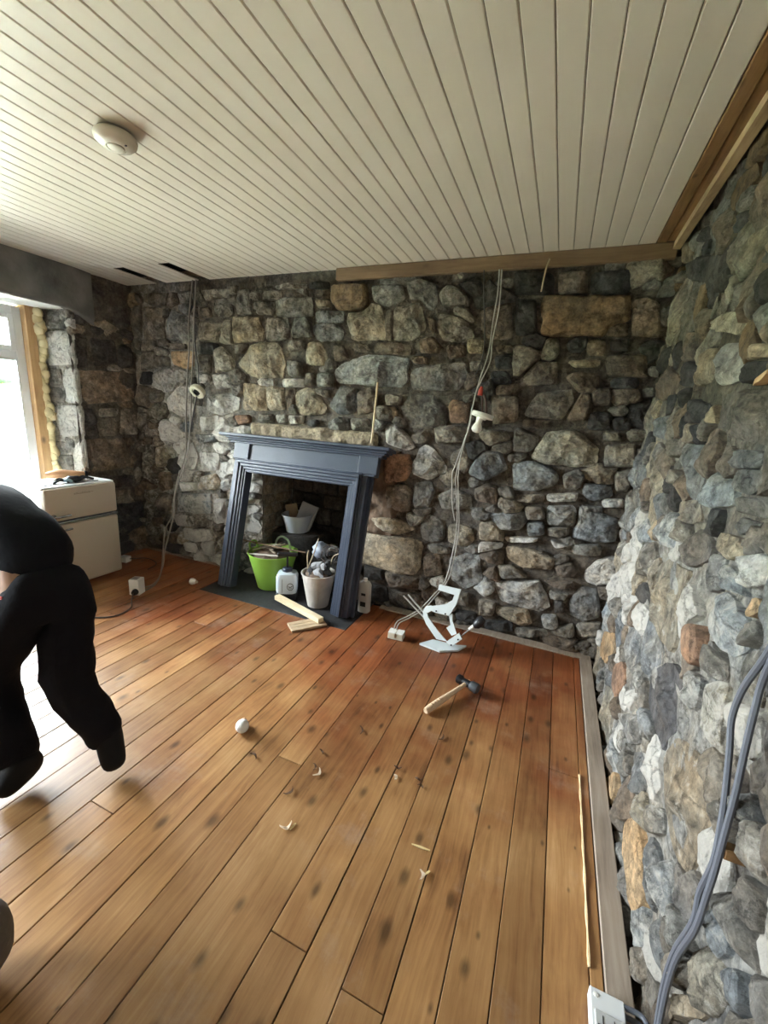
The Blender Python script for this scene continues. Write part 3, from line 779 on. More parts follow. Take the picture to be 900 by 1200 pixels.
def mortar_sheet(name, u0, u1, z0, z1, to3d, holes, mat, d0, step=.04, amp=.014, thick=.12):
    us = np.linspace(u0, u1, int((u1-u0)/step)+1); zs = np.linspace(z0, z1, int((z1-z0)/step)+1); mb = MB(); idx = {}
    for i, z in enumerate(zs):
        for j, u in enumerate(us):
            q = Vector((u*6, z*6, 1.7)); idx[i, j] = len(mb.v)
            mb.v.append(tuple(to3d(u, z, d0 + noise.noise(q)*amp + noise.noise(q*3.3)*amp*.6)))
    for i in range(len(zs)-1):
        for j in range(len(us)-1):
            if in_rects((us[j]+us[j+1])/2, (zs[i]+zs[i+1])/2, holes): continue
            mb.f.append((idx[i,j], idx[i,j+1], idx[i+1,j+1], idx[i+1,j]))
    return mb.build(name, mat, kind='structure', smooth='all')

XL, XR, YB = -4.05, .50, 3.08
ZC = 2.65
FIRE = (-2.47, -1.57, -1, 1.02)
back3 = lambda u, z, d: (u, YB-d, z)
right3 = lambda u, z, d: (XR-d-.052*(1-z/2.65), u, z)
left3 = lambda u, z, d: (XL+d, u, z)
wall_b = mortar_sheet('wall_back', XL-.1, XR+.1, -.02, ZC+.1, back3, [FIRE], M_MORTAR_B, -.026, amp=.018)
wall_r = mortar_sheet('wall_right', -2.3, YB+.05, -.25, ZC+.1, right3, [], M_MORTAR_R, -.020, step=.028, amp=.016)
WINH = (WIN_Y0-.1, 2.48, WIN_Z0-.06, 2.33); WINH2 = (W2Y0-.1, W2Y1+.1, WIN_Z0-.06, 2.33)
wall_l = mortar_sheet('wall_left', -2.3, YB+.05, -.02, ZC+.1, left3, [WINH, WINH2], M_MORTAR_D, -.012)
wall_n = MB(); wall_n.box((XL-.1, -2.4, 0), (XR+.1, -2.3, ZC+.05)); wall_n.build('wall_near', simple('plain_lime_plaster', (.45, .43, .40), .9, bump=.3), kind='structure')

def tone_b(u, z, r):
    if z > 1.55 and u > -.8: return r.choice('kkkbbbnnt')
    if z > 2.0 and u > -2: return r.choice('nnnbbbkt')
    if u > -1.5 and z < 1.2: return r.choice('nnnnbbkuwwt')
    if u < -3.6: return r.choice('bbnnkt')
    if u < -2.4 and z < 1.9: return r.choice('wwwwnnut')  # more white stones here, part limewash, part window light put into tone
    return r.choice('nnnnnttbuwk')
def tone_r(u, z, r):
    if z > 1.75: return r.choice('nnbbktBs')
    if z > 1.2: return r.choice('kkunnsbut')
    return r.choice('nnnuuUwwntsbt')
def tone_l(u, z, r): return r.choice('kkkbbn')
def proud_b(u, z, tone, r):
    return (r.uniform(.014, .042)+(.012 if tone in 'BY' else 0), .05)
def proud_r(u, z, tone, r): return (r.uniform(.002, .024), .04)
NB = masonry(wall_b, 'b', XL, XR, 0.0, 2.585, back3, [FIRE], [(-2.58, -1.36, 1.34, 1.47), (-1.5, -1.15, .62, 1.32)], tone_b, proud_b, 3)
NR = masonry(wall_r, 'r', .2, YB, -.1, 2.62, right3, [], [], tone_r, proud_r, 5, aspect=.8, turn=.4, sizes=((.15,60),(.11,150),(.075,500),(.05,900),(.034,1200)))
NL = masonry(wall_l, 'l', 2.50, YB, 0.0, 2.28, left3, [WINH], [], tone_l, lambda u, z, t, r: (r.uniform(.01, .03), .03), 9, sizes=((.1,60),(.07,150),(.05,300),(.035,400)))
print('stones', NB, NR, NL)
# gravelly mortar bed over the fireplace and rough brown core left of the pale block
for nm, (a, b, c, d), mt in (('mortar_bed', (-2.62, -1.33, 1.32, 1.46), simple('gravelly_mortar', (.30, .245, .17), .95, bump=1.0, bscale=70, var=.4, vscale=45)),
                             ('mortar_core', (-1.52, -1.13, .60, 1.33), simple('burnt_clay_mortar', (.13, .085, .055), .95, bump=1.0, bscale=26, var=.55, vscale=12))):
    us = np.linspace(a, b, int((b-a)/.016)); zs = np.linspace(c, d, int((d-c)/.016)); mb = MB(); nu = len(us)
    for z in zs:
        for u in us:
            ed = min(1, min(u-a, b-u)/.05, min(z-c, d-z)/.04); q = Vector((u*10, z*10, 0))
            mb.v.append((u, YB-(-.045+.055*min(1, ed*1.5)+noise.noise(q)*.030+noise.noise(q*4)*.014), z))
    for i in range(len(zs)-1):
        for j in range(nu-1): mb.f.append((i*nu+j, i*nu+j+1, (i+1)*nu+j+1, (i+1)*nu+j))
    mb.build(nm, mt, wall_b, kind='stuff', smooth='all')

# fireplace recess: jambs, back and stones of its own
fx0, fx1, fz, fy = FIRE[0], FIRE[1], FIRE[3], 3.56
for nm, f3, (a, b), mt in (('fireback', lambda u, z, d: (u, fy-d, z), (fx0, fx1), M_SOOT),
                           ('fireplace_cheek', lambda u, z, d: (fx0+d*.6, u, z), (YB-.0, fy), M_MORTAR_B),
                           ('fireplace_cheek', lambda u, z, d: (fx1-d*.6, u, z), (YB-.0, fy), M_SOOT)):
    mb = MB(); us = np.linspace(a, b, 14); zs = np.linspace(0, fz+.12, 16)
    for z in zs:
        for u in us: mb.v.append(tuple(f3(u, z, noise.noise(Vector((u*8, z*8, 5)))*.02)))
    for i in range(15):
        for j in range(13): mb.f.append((i*14+j, i*14+j+1, (i+1)*14+j+1, (i+1)*14+j))
    ob = mb.build(nm, mt, wall_b, smooth='all')
    zz = .02; k = 0
    while zz < fz:
        hh = random.uniform(.09, .2); uu = a+.01
        while uu < b-.03:
            ww = min(random.uniform(.12, .3), b-uu)
            if b-uu-ww < .07: ww = b-uu
            P = [(uu+.008, zz+.006), (uu+ww-.008, zz+.006), (uu+ww-.008, min(zz+hh, fz+.1)-.006), (uu+.008, min(zz+hh, fz+.1)-.006)]
            O = outline_dense(P, 18, .05, k*3.3)
            vs, fs, _ = stone_mesh(O, f3, random.uniform(.015, .035), .3, .02, .016, 900+k)
            c = (.10, .085, .07) if mt is M_SOOT else (.30, .25, .19)
            if mt is M_SOOT and u > -99 and random.random() < .4: c = (.06, .052, .045)
            mb = MB(); mb.add(vs, fs); mb.build('stone', M_STONE, ob, origin=np.array(vs).mean(0), color=(*c, .12))
            uu += ww; k += 1
        zz += hh
# stone lintel over the opening
mb = MB(); mb.box((fx0-.12, 3.10, fz), (fx1+.12, fy+.02, fz+.2), .01); mb.build('fireplace_lintel', M_SOOT, wall_b)
mb = MB(); mb.box((fx0-.1, YB-.03, fz-.01), (fx1+.1, YB+.1, fz+.13), .015); mb.build('fireplace_lintel', M_SOOT, wall_b)

# window reveal on the far side of the window (faces the room's near end)
rev = MB(); N1, N2 = 12, 34
for i in range(N2):
    for j in range(N1):
        x_ = -4.46+(.43)*j/(N1-1); z_ = WIN_Z0-.1+(2.34-WIN_Z0+.1)*i/(N2-1)
        rev.v.append((x_, 2.475+.035*(j/(N1-1))+noise.noise(Vector((x_*9, 0, z_*9)))*.012, z_))
for i in range(N2-1):
    for j in range(N1-1): rev.f.append((i*N1+j, i*N1+j+1, (i+1)*N1+j+1, (i+1)*N1+j))
rev = rev.build('wall_reveal', M_MORTAR_B, kind='structure', smooth='all')
jamb3 = lambda u, z, d: (u, 2.50-(-4.05-u)*.08-d, z)
masonry(rev, 'j', -4.40, XL+.02, WIN_Z0-.05, 2.31, jamb3, [], [], lambda u, z, r: r.choice('wnn'), lambda u, z, t, r: (r.uniform(.008, .022), .03), 21, sizes=((.05,100),(.035,200),(.026,200)), tilt=.3)
for y0, y1 in ((WIN_Y0-.14, WIN_Y0-.06), (W2Y0-.14, W2Y0-.06), (W2Y1+.06, W2Y1+.14)):
    mb = MB(); mb.box((-4.5, y0, WIN_Z0-.1), (XL, y1, 2.34)); mb.build('wall_reveal', M_MORTAR_B, kind='structure')
for y0, y1 in ((WIN_Y0-.14, 2.6), (W2Y0-.14, W2Y1+.14)):
    mb = MB(); mb.box((-4.5, y0, WIN_Z0-.14), (XL-.01, y1, WIN_Z0-.02)); mb.build('window_sill', simple('rough_sill_mortar', (.4, .38, .35), .9, bump=.6), kind='structure')
    mb = MB(); mb.box((-4.52, y0, WIN_Z1+.02), (XL-.01, y1, WIN_Z1+.14)); mb.build('wall_reveal', simple('white_board', (.66, .66, .64), .6), kind='structure')
# outer leaf so that no light leaks round the windows
mb = MB()
for a in ((-4.62, -2.4, -.1, -4.5, WIN_Y0 if 0 else W2Y0-.02, 2.8), (-4.62, W2Y1+.02, -.1, -4.5, WIN_Y0-.02, 2.8), (-4.62, WIN_Y1+.10, -.1, -4.5, 3.3, 2.8),
          (-4.62, -2.4, -.1, -4.5, 3.3, WIN_Z0-.0), (-4.62, -2.4, WIN_Z1, -4.5, 3.3, 2.8)):
    mb.box(a[:3], a[3:])
mb.box((-4.62, 3.64, -.1), (.8, 3.75, 2.8)); mb.box((.66, -2.4, -.3), (.8, 3.75, 2.8)); mb.box((-4.62, 3.06, 2.782), (.8, 3.75, 2.88)); mb.box((-4.62, 3.2, -.1), (-4.5, 3.75, 2.8))
mb.build('wall_outer', M_MORTAR_B, kind='structure')
# cement lintel over the window
mb = MB(); A_ = []
n1, n2 = 60, 9
for i in range(n2):
    for j in range(n1):
        y_ = -.2+(2.72+.2)*j/(n1-1); z_ = 2.315+.335*i/(n2-1)
        d = .03+noise.noise(Vector((0, y_*4, z_*7)))*.012 - .03*max(0, (y_-2.55)/.17)
        mb.v.append((XL+d, y_, z_-.10*max(0, (y_-2.45)/.27)*(1-i/(n2-1))))
for i in range(n2-1):
    for j in range(n1-1): mb.f.append((i*n1+j, i*n1+j+1, (i+1)*n1+j+1, (i+1)*n1+j))
b0 = len(mb.v)
for j in range(n1): mb.v.append((XL-.03, mb.v[j][1], mb.v[j][2]))
for j in range(n1-1): mb.f.append((j, b0+j, b0+j+1, j+1))
mb.build('lintel', M_CEMENT, wall_l, smooth='all')

# ------------------------------------------------------------------ windows
def window(name, y0, y1, z0, z1, X=WIN_X, pack=False):
    r = link(name, None, None, None, (X, (y0+y1)/2, z0), kind='structure'); w = .065; t = .06
    def fr(nm, a, b, c, d, w, x, t, bars=()):
        m = MB(); m.box((x-t, a, c), (x, a+w, d), .004); m.box((x-t, b-w, c), (x, b, d), .004)
        m.box((x-t, a+w, c), (x, b-w, c+w), .004); m.box((x-t, a+w, d-w), (x, b-w, d), .004)
        for (p, q, s, u) in bars: m.box((x-t, p, s), (x, q, u), .004)
        return m.build(nm, M_PVC, r)
    ym = (y0+y1)/2; zt = 1.86
    fr('window_frame', y0, y1, z0, z1, w, X, t, [(y0+w, y1-w, zt, zt+.07), (ym-.035, ym+.035, z0+w, zt), (ym-.035, ym+.035, zt+.07, z1-w)])
    for a, b in ((y0+w, ym-.035), (ym+.035, y1-w)):
        s = fr('sash', a-.004, b+.004, zt+.066, z1-w+.004, .045, X+.012, .05)
        for c, d in ((zt+.07, z1-w),): m = MB(); m.box((X-.035, a, c), (X-.03, b, d)); m.build('pane', M_GLASS, r)
        m = MB(); m.box((X-.035, a, z0+w), (X-.03, b, zt)); m.build('pane', M_GLASS, r)
        g = MB()
        for q in (a, b-.012): g.box((X-.012, q, z0+w), (X+.004, q+.012, zt))
        g.box((X-.012, a, z0+w), (X+.004, b, z0+w+.012)); g.box((X-.012, a, zt-.012), (X+.004, b, zt)); g.build('glazing_bead', M_PVC, r)
    if pack:
        m = MB(); m.box((X-.06, y1+.002, z0-.03), (X+.06, y1+.075, z1+.03), .004); m.build('timber_packer', M_PACK, r)
        f = MB(); rr = random.Random(4); zz = z0+.0
        while zz < z1:
            s = rr.uniform(.03, .055); c = Vector((X+.02+rr.uniform(-.01, .045), y1+.10+rr.uniform(-.008, .02), zz))
            vs = []; fs = []; n = 10
            for i in range(7):
                ph = math.pi*i/6
                for k in range(n):
                    th = 2*math.pi*k/n; p = Vector((math.sin(ph)*math.cos(th), math.sin(ph)*math.sin(th)*.75, math.cos(ph)))
                    vs.append(c+p*s*(1+.3*noise.noise(p*1.8+c*9)))
            for i in range(6):
                for k in range(n): fs.append((i*n+k, i*n+(k+1) % n, (i+1)*n+(k+1) % n, (i+1)*n+k))
            f.add(vs, fs); zz += s*.62
        f.build('foam_filler', M_FOAM, r, kind='stuff', smooth='all')
        m = MB(); m.box((X-.05, y1+.07, z0-.03), (X-.02, 2.6, z1+.03)); m.build('foam_backing', M_FOAM, r)
    return r
window('window_1', WIN_Y0, WIN_Y1, WIN_Z0, WIN_Z1, pack=True)
window('window_2', W2Y0, W2Y1, WIN_Z0, WIN_Z1)

# ------------------------------------------------------------------ floor
BX = [.317-.1325*k for k in range(0, 34)]; BX = [.356]+BX; del BX[9]      # one double-width board
BX[-1] = min(BX[-1], XL-.02)
floor = MB(); floor.box((XL-.3, -2.4, -.09), (XR+.2, 3.6, -.035)); floor = floor.build('floor', simple('dark_subfloor', (.02, .016, .012), .95), kind='structure')
HX0, HX1, HY = -2.731, -1.273, 2.54
def plank(x0, x1, y0, y1, mat=M_FLOOR, top=None):
    g = .0018; t = random.uniform(-.0012, .0012) if top is None else top
    m = MB(); m.box((x0+g, y0+g, -.034), (x1-g, y1-g, t), .0016)
    return m.build('plank', mat, floor, origin=((x0+x1)/2, y0, 0))
joints = {0: [1.0], 1: [1.87], 5: [.766, -.9], 7: [.793], 9: [1.36, -.4], 13: [.84], 3: [-.7], 15: [2.3], 17: [1.1], 19: [2.1], 21: [.6], 11: [.1], 24: [1.9], 27: [1.4]}
for k in range(len(BX)-1):
    x1, x0 = BX[k], BX[k+1]; ymax = 3.0 if k < 11 else 3.04
    if x1 <= HX1+.02 and x0 >= HX0-.02: ymax = HY
    ys = [-2.3]+sorted(j for j in joints.get(k, []) if j < ymax-.2)+[ymax]
    for a, b in zip(ys, ys[1:]): plank(x0, x1, a, b)
m = MB(); m.box((.3585, -2.3, -.034), (.432, 3.0, .008), .003); m.build('edge_board', M_EDGE, floor)
m = MB(); m.box((-1.2, 3.0, -.034), (.432, 3.09, .006), .003); m.build('edge_board', M_EDGE, floor)
m = MB(); m.box((XL, 3.04, -.034), (-2.74, 3.09, .004), .003); m.build('edge_board', M_EDGE, floor)
# pale splintered edge where the last board has split
m = MB()
ys = np.linspace(1.12, 1.89, 24)
for i, y in enumerate(ys):
    w = .0035*(1+.5*math.sin(i*1.7)); h = .003+.002*math.sin(i*.9)
    m.v += [(.3175-w, y, .0), (.3175+w, y, .0), (.3175+w*.6, y, .004+h), (.3175-w*.6, y, .003+h)]
for i in range(len(ys)-1):
    for k in range(4): m.f.append((i*4+k, i*4+(k+1) % 4, (i+1)*4+(k+1) % 4, (i+1)*4+k))
m.build('split_edge', M_PINE, floor)
m = MB(); m.box((HX0+.003, HY+.004, -.034), (HX1-.003, 3.58, -.002), .004)
m.build('hearth_slab', M_SLATE, floor)

# ------------------------------------------------------------------ ceiling
ceil = MB(); ceil.box((XL-.6, -2.4, 2.725), (XR+.2, 3.3, 2.78)); ceil = ceil.build('ceiling', simple('dark_roof_void', (.02, .018, .016), .95), kind='structure')
k = 0; x1 = .347
while x1 > XL-.42:
    x0 = x1-.0866; bold = (k % 2 == 1); g = .0014 if bold else .0005; ye = 3.075; c = .0046 if bold else .0032
    xc = (x0+x1)/2
    if abs(xc+3.575) < .043 or abs(xc+3.09) < .043: ye = 2.66
    if x1 < XL+.02: break
    vs = []; z0 = 2.65; z1 = 2.657
    for y in (-2.3, ye):
        vs += [(x0+g, y, z1), (x0+g, y, z0+c), (x0+g+c, y, z0), (x1-g-c, y, z0), (x1-g, y, z0+c), (x1-g, y, z1)]
    fs = [(0,1,2,3,4,5), (11,10,9,8,7,6)]+[(i, (i+1) % 6, (i+1) % 6+6, i+6) for i in range(6)]
    m = MB()
    if abs(xc+.0866+3.575) < .043 or abs(xc+.0866+3.09) < .043:      # cut back beside the two open slots
        cutw = .034; vs = [(min(a, x1-g-cutw) if i >= 6 else a, b, c_) for i, (a, b, c_) in enumerate(vs)]
        long = [v_ for v_ in vs]; mid = [(x0+g, 2.66, z1), (x0+g, 2.66, z0+c), (x0+g+c, 2.66, z0), (x1-g-c, 2.66, z0), (x1-g, 2.66, z0+c), (x1-g, 2.66, z1)]
        m.add(long[:6]+mid, fs); m.add([(min(a, x1-g-cutw), b, c_) for a, b, c_ in mid]+[(min(a, x1-g-cutw), ye, c_) for a, b, c_ in mid], fs)
    else: m.add(vs, fs)
    m.build('ceiling_board', M_CEIL, ceil, origin=(xc, -2.3, z0))
    x1 = x0; k += 1
m = MB(); m.box((x1-.2, -2.3, 2.65), (x1, 3.075, 2.664)); m.build('ceiling_board', M_CEIL, ceil)
# tongue-and-groove runs on beyond the dark slots as bare batten ends
m = MB(); m.box((-3.30, 3.0, 2.67), (-3.0, 3.05, 2.705)); m.box((-3.7, 3.0, 2.67), (-3.5, 3.05, 2.705)); m.build('ceiling_joist', M_BEAMX, ceil)
m = MB(); m.box((-1.74, 3.035, 2.565), (.46, 3.075, 2.649), .004); m.build('wall_plate', M_BEAMX, ceil)
m = MB(); m.box((.350, -2.3, 2.646), (.3985, 3.03, 2.664), .003); m.build('edge_board', M_BEAM, ceil)
m = MB(); m.box((.4005, -2.3, 2.650), (.462, 3.03, 2.664), .003); m.build('edge_board', M_BEAM, ceil)
m = MB()
for i in range(40):
    y = -2.3+i*5.33/39; dz = noise.noise(Vector((0, y*5, 0)))*.006
    m.v += [(.436+dz*.6, y, 2.649), (.434+dz, y, 2.607+dz), (.470, y, 2.605+dz*.5), (.476, y, 2.649)]
for i in range(39):
    for q in range(4): m.f.append((i*4+q, i*4+(q+1) % 4, (i+1)*4+(q+1) % 4, (i+1)*4+q))
m.build('batten', M_BATTEN, ceil)

# ------------------------------------------------------------------ outside
g = MB(); nx, ny = 46, 46
for i in range(nx):
    for j in range(ny):
        x_ = -4.7-((i/(nx-1))**2.2)*420; y_ = -260+560*j/(ny-1)
        d = -4.7-x_; z_ = -1.0 - .02*min(d, 40)*1.2 + (max(0, d-60)*.035) + noise.noise(Vector((x_*.02, y_*.02, 0)))*min(d*.06, 4)*.8
        g.v.append((x_, y_, z_))
for i in range(nx-1):
    for j in range(ny-1): g.f.append((i*ny+j, i*ny+j+1, (i+1)*ny+j+1, (i+1)*ny+j))
g.build('ground', simple('rough_grass', (.14, .19, .07), .9, var=.6, vscale=.15), kind='structure', smooth='all')
g = MB(); g.box((-11, -8, -1.25), (-4.63, 14, -.55)); g.build('gravel_yard', simple('gravel', (.46, .44, .36), .9, bump=.5, bscale=8, var=.3, vscale=2), kind='structure')
M_BUSH = simple('dark_conifer', (.035, .06, .045), .9, var=.5, vscale=1)
M_HEDGE = simple('hedge_leaves', (.03, .06, .02), .9, var=.6, vscale=6, bump=1.0, bscale=12)
def blob(c, r, h, mat, name, label, cat, group, n=14, parent=None, sd=0):
    vs = []; fs = []
    for i in range(9):
        ph = math.pi*.98*i/8
        for k_ in range(n):
            th = 2*math.pi*k_/n; p = Vector((math.sin(ph)*math.cos(th), math.sin(ph)*math.sin(th), math.cos(ph)))
            s = 1+.35*noise.noise(p*2.3+Vector((sd, sd*.3, 0)))+.15*noise.noise(p*7+Vector((sd, 0, 0)))
            vs.append((c[0]+p.x*r*s, c[1]+p.y*r*s, c[2]+h*.5+p.z*h*.5*s))
    for i in range(8):
        for k_ in range(n): fs.append((i*n+k_, i*n+(k_+1) % n, (i+1)*n+(k_+1) % n, (i+1)*n+k_))
    m = MB(); m.add(vs, fs); return m.build(name, mat, parent, label=label, cat=cat, group=group, smooth='all')
for k in range(5):
    a = root('conifer', (-150-k % 3*12, 62+k*16.0, 1.5), 'dark distant conifer in the tree line beyond the left window', 'tree', 'conifers on the far hillside')
    blob((-150-k % 3*12, 62+k*16.0, 3.0), 5.5, 9+k % 2*2, M_BUSH, 'crown', None, None, None, parent=a, sd=k*3.1)
    t = MB(); t.tube([(-150-k % 3*12, 62+k*16.0, 1.2), (-150-k % 3*12, 62+k*16.0, 5)], .35, 6); t.build('trunk', M_BEAM, a)
for k in range(3):
    blob((-17-k*.3, 6.4+k*3.4, -1.7), 1.0, 1.5+.2*(k % 2), M_HEDGE, 'gorse_bush', 'low green bush on rough ground outside the left window', 'bush', 'bushes outside the window', sd=k*5.3)
# ------------------------------------------------------------------ fire surround leaning on the wall
TH = math.radians(12.711)
def lean(mb, y0=2.66):
    c, s = math.cos(TH), math.sin(TH); mb.v = [(x, y0+y*c+z*s, -y*s+z*c) for x, y, z in mb.v]; return mb
sur = root('fire_surround', (-1.99, 2.72, 0), 'charcoal-blue painted timber fire surround leaning back against the stone wall', 'fire surround')
UC = -1.985
def sbox(u0, u1, v0, v1, w0, w1, name, bev=.003, parent=None):
    m = MB(); m.box((u0, -w1, v0), (u1, -w0, v1), bev); return lean(m).build(name, M_SURR, parent or sur)
for sgn, nm in ((-1, 'leg'), (1, 'leg')):
    A = lambda a, b: (UC+sgn*a, UC+sgn*b) if sgn > 0 else (UC-b, UC-a)
    u0, u1 = A(.508, .655); leg = sbox(u0, u1, .024, 1.15, -.082, 0, nm)
    u0, u1 = A(.650, .682); sbox(u0, u1, .024, 1.15, -.084, -.058, 'back_flange', parent=leg)
for a, b, w in ((.505, .525, .006), (.525, .548, .014), (.548, .575, .024), (.575, .600, .034), (.600, .612, .016)):
    for sgn in (-1, 1):
        u0, u1 = (UC+sgn*a, UC+sgn*b) if sgn > 0 else (UC-b, UC-a)
        sbox(u0, u1, .026, 1.06+(a-.505), -.0, w, 'moulding', .004)
    sbox(UC-b, UC+b, 1.06+(a-.505), 1.06+(b-.505), 0, w, 'moulding', .004)
sbox(UC-.508, UC+.508, 1.055, 1.16, -.08, 0, 'head_rail')
sbox(UC-.655, UC+.715, 1.15, 1.345, -.082, .004, 'frieze')
for u0 in (-2.645, -1.415): sbox(u0, u0+.165, 1.165, 1.335, .0, .020, 'corner_block', .004)
sbox(-2.70, -1.22, 1.300, 1.318, -.08, .024, 'cornice_strip', .005)
sbox(-2.72, -1.20, 1.318, 1.336, -.08, .034, 'cornice_strip', .006)
sbox(-2.74, -1.18, 1.336, 1.352, -.085, .046, 'cornice_strip', .005)
sbox(-2.795, -1.155, 1.352, 1.378, -.09, .072, 'mantel_shelf', .005)

# ------------------------------------------------------------------ things in the fireplace
def bucket(name, c, r0, r1, h, mat, label, cat, n=32, lip=.006, smooth=True, sy=1.0, z0=.012):
    rt_ = root(name, (c[0], c[1], z0), label, cat)
    m = MB(); m.lathe([(r0*.92, z0), (r0, z0+.004), (r0+(r1-r0)*.5, z0+h*.5), (r1, z0+h-.012), (r1+lip, z0+h-.010), (r1+lip, z0+h), (r1-.003, z0+h), (r0+(r1-r0)*.5-.004, z0+h*.5), (r0*.9, z0+.012), (0.0001, z0+.012)], (c[0], c[1], 0), n, sy=sy)
    m.build('tub', mat, rt_, smooth=True); return rt_
M_GREEN = simple('lime_green_rubber', (.27, .50, .07), .45)
M_DEBRIS = [simple('rubble_tan', (.36, .29, .22), .9, bump=.5), simple('rubble_brown', (.16, .11, .08), .9, bump=.5), simple('rubble_pale', (.55, .50, .44), .9, bump=.4)]
Z0 = .003
gb = bucket('trug_bucket', (-2.235, 2.93), .135, .215, .33, M_GREEN, 'lime green flexible tub filled with splintered wood and rubble', 'bucket', z0=Z0)
for sx in (-1, 1):
    m = MB(); pts = [(-2.235+sx*.212, 2.93-.05+.0*sx, .325), (-2.235+sx*.225, 2.93-.045, .375), (-2.235+sx*.225, 2.93, .395), (-2.235+sx*.225, 2.93+.045, .375), (-2.235+sx*.212, 2.93+.05, .325)]
    m.tube(catmull(pts, 4), .009, 8); m.build('handle', M_GREEN, gb, smooth=True)
def rock(c, s, mat, name, label, cat, group, sd, flat=.7, parent=None):
    vs = []; fs = []; n = 7
    rr = random.Random(sd); cut = [(Vector((rr.uniform(-1,1), rr.uniform(-1,1), rr.uniform(-1,1))).normalized(), rr.uniform(.45, .8)) for _ in range(9)]; rx = Matrix.Rotation(rr.uniform(0, 3), 3, 'X') @ Matrix.Rotation(rr.uniform(0, 3), 3, 'Z')
    for i in range(6):
        ph = math.pi*i/5
        for k_ in range(n):
            th = 2*math.pi*k_/n; p = Vector((math.sin(ph)*math.cos(th), math.sin(ph)*math.sin(th)*flat, math.cos(ph)*.8))
            d_ = p.normalized(); kk = min([1.0]+[h_/max(d_.dot(n_), .01) for n_, h_ in cut if d_.dot(n_) > .05]); q = rx @ (p*s*kk*(1+.2*noise.noise(p*2.6+Vector((sd*1.3, 0, sd)))))
            vs.append((c[0]+q.x, c[1]+q.y, c[2]+q.z))
    for i in range(5):
        for k_ in range(n): fs.append((i*n+k_, i*n+(k_+1) % n, (i+1)*n+(k_+1) % n, (i+1)*n+k_))
    m = MB(); m.add(vs, fs); return m.build(name, mat, parent, label=label, cat=cat, group=group)
def stick(p, q, w, t, mat, name, label, cat, group, parent=None, sd=0):
    p, q = Vector(p), Vector(q); d = (q-p); L_ = d.length; rr = random.Random(sd); n = 6; m = MB()
    a = d.cross(Vector((0, 0, 1))); a = a.normalized() if a.length > 1e-5 else Vector((1, 0, 0)); b = d.cross(a).normalized()
    for i in range(n):
        f = i/(n-1); c = p+d*f+a*rr.uniform(-.15, .15)*w; k = (1 if 0 < i < n-1 else .55)*rr.uniform(.85, 1.1)
        m.v += [tuple(c+a*w*k*sx+b*t*k*sy) for sx, sy in ((-.5, -.5), (.5, -.5), (.5, .5), (-.5, .5))]
    for i in range(n-1):
        for k_ in range(4): m.f.append((i*4+k_, i*4+(k_+1) % 4, (i+1)*4+(k_+1) % 4, (i+1)*4+k_))
    m.f += [(3, 2, 1, 0), tuple((n-1)*4+k_ for k_ in range(4))]
    return m.build(name, mat, parent, label=label, cat=cat, group=group)
rr = random.Random(5)
core = MB(); core.lathe([(.15, .12), (.185, .26), (.17, .315), (.09, .345), (.0001, .35)], (-2.235, 2.93, 0), 18)
core.v = [(x, y, z+noise.noise(Vector((x*20, y*20, 0)))*.02) for x, y, z in core.v]
core.build('rubble_heap', M_DEBRIS[1], kind='stuff', label='crumbled rubble filling the lime green tub', cat='rubble')
for k in range(18):
    a = rr.uniform(0, 6.28); d = rr.uniform(.0, .12); c = (-2.235+math.cos(a)*d, 2.93+math.sin(a)*d, .342+.02*(1-d/.12)+rr.uniform(0, .02))
    th = rr.uniform(-.7, .7); L_ = rr.uniform(.05, .1)
    stick((c[0]-L_*math.cos(th), c[1]-L_*math.sin(th), c[2]-.01), (c[0]+L_*math.cos(th), c[1]+L_*math.sin(th), c[2]+rr.uniform(0, .04)), rr.uniform(.012, .03), .006, M_DEBRIS[k % 3],
          'wood_splinter', 'broken wood splinter lying in the lime green tub', 'splinter', 'wood splinters in the green tub', sd=k)
stick((-2.42, 2.80, .315), (-2.06, 2.78, .365), .018, .01, M_DEBRIS[2], 'bent_strip', 'long pale curled strip across the front rim of the green tub', 'strip', None, sd=40)
m = MB(); m.tube(catmull([(-2.75, 2.90, .395), (-2.4, 2.88, .40), (-2.1, 2.86, .41), (-1.86, 2.88, .405)], 3), .006, 6)
m.build('thin_cane', M_BEAMX, label='thin dark cane lying level across the top of the green tub', cat='cane')
m = MB(); m.tube(catmull([(-2.27, 3.0, .33), (-2.25, 3.01, .42), (-2.20, 3.02, .455), (-2.13, 3.02, .42), (-2.10, 3.0, .33)], 5), .009, 7)
m.build('hose_loop', simple('pale_green_hose', (.38, .50, .33), .5), label='pale green loop of hose sticking up from the green tub', cat='hose', smooth=True)

# pump sprayer: white tank in a black foot, T-handle
SX, SY = -1.985, 2.80
spr = root('pump_sprayer', (SX, SY, Z0), 'white square garden pump sprayer with black base and pump handle', 'sprayer')
M_TANK = simple('translucent_white_tank', (.62, .70, .78), .3)
Rz = Matrix.Rotation(math.radians(28), 3, 'Z')
def rb(m, a, b, bev): return m.box(a, b, bev, rot=Rz, piv=(SX, SY, 0))
m = MB(); rb(m, (SX-.088, SY-.075, Z0), (SX+.088, SY+.075, .06), .01); m.build('base', M_BLACK, spr)
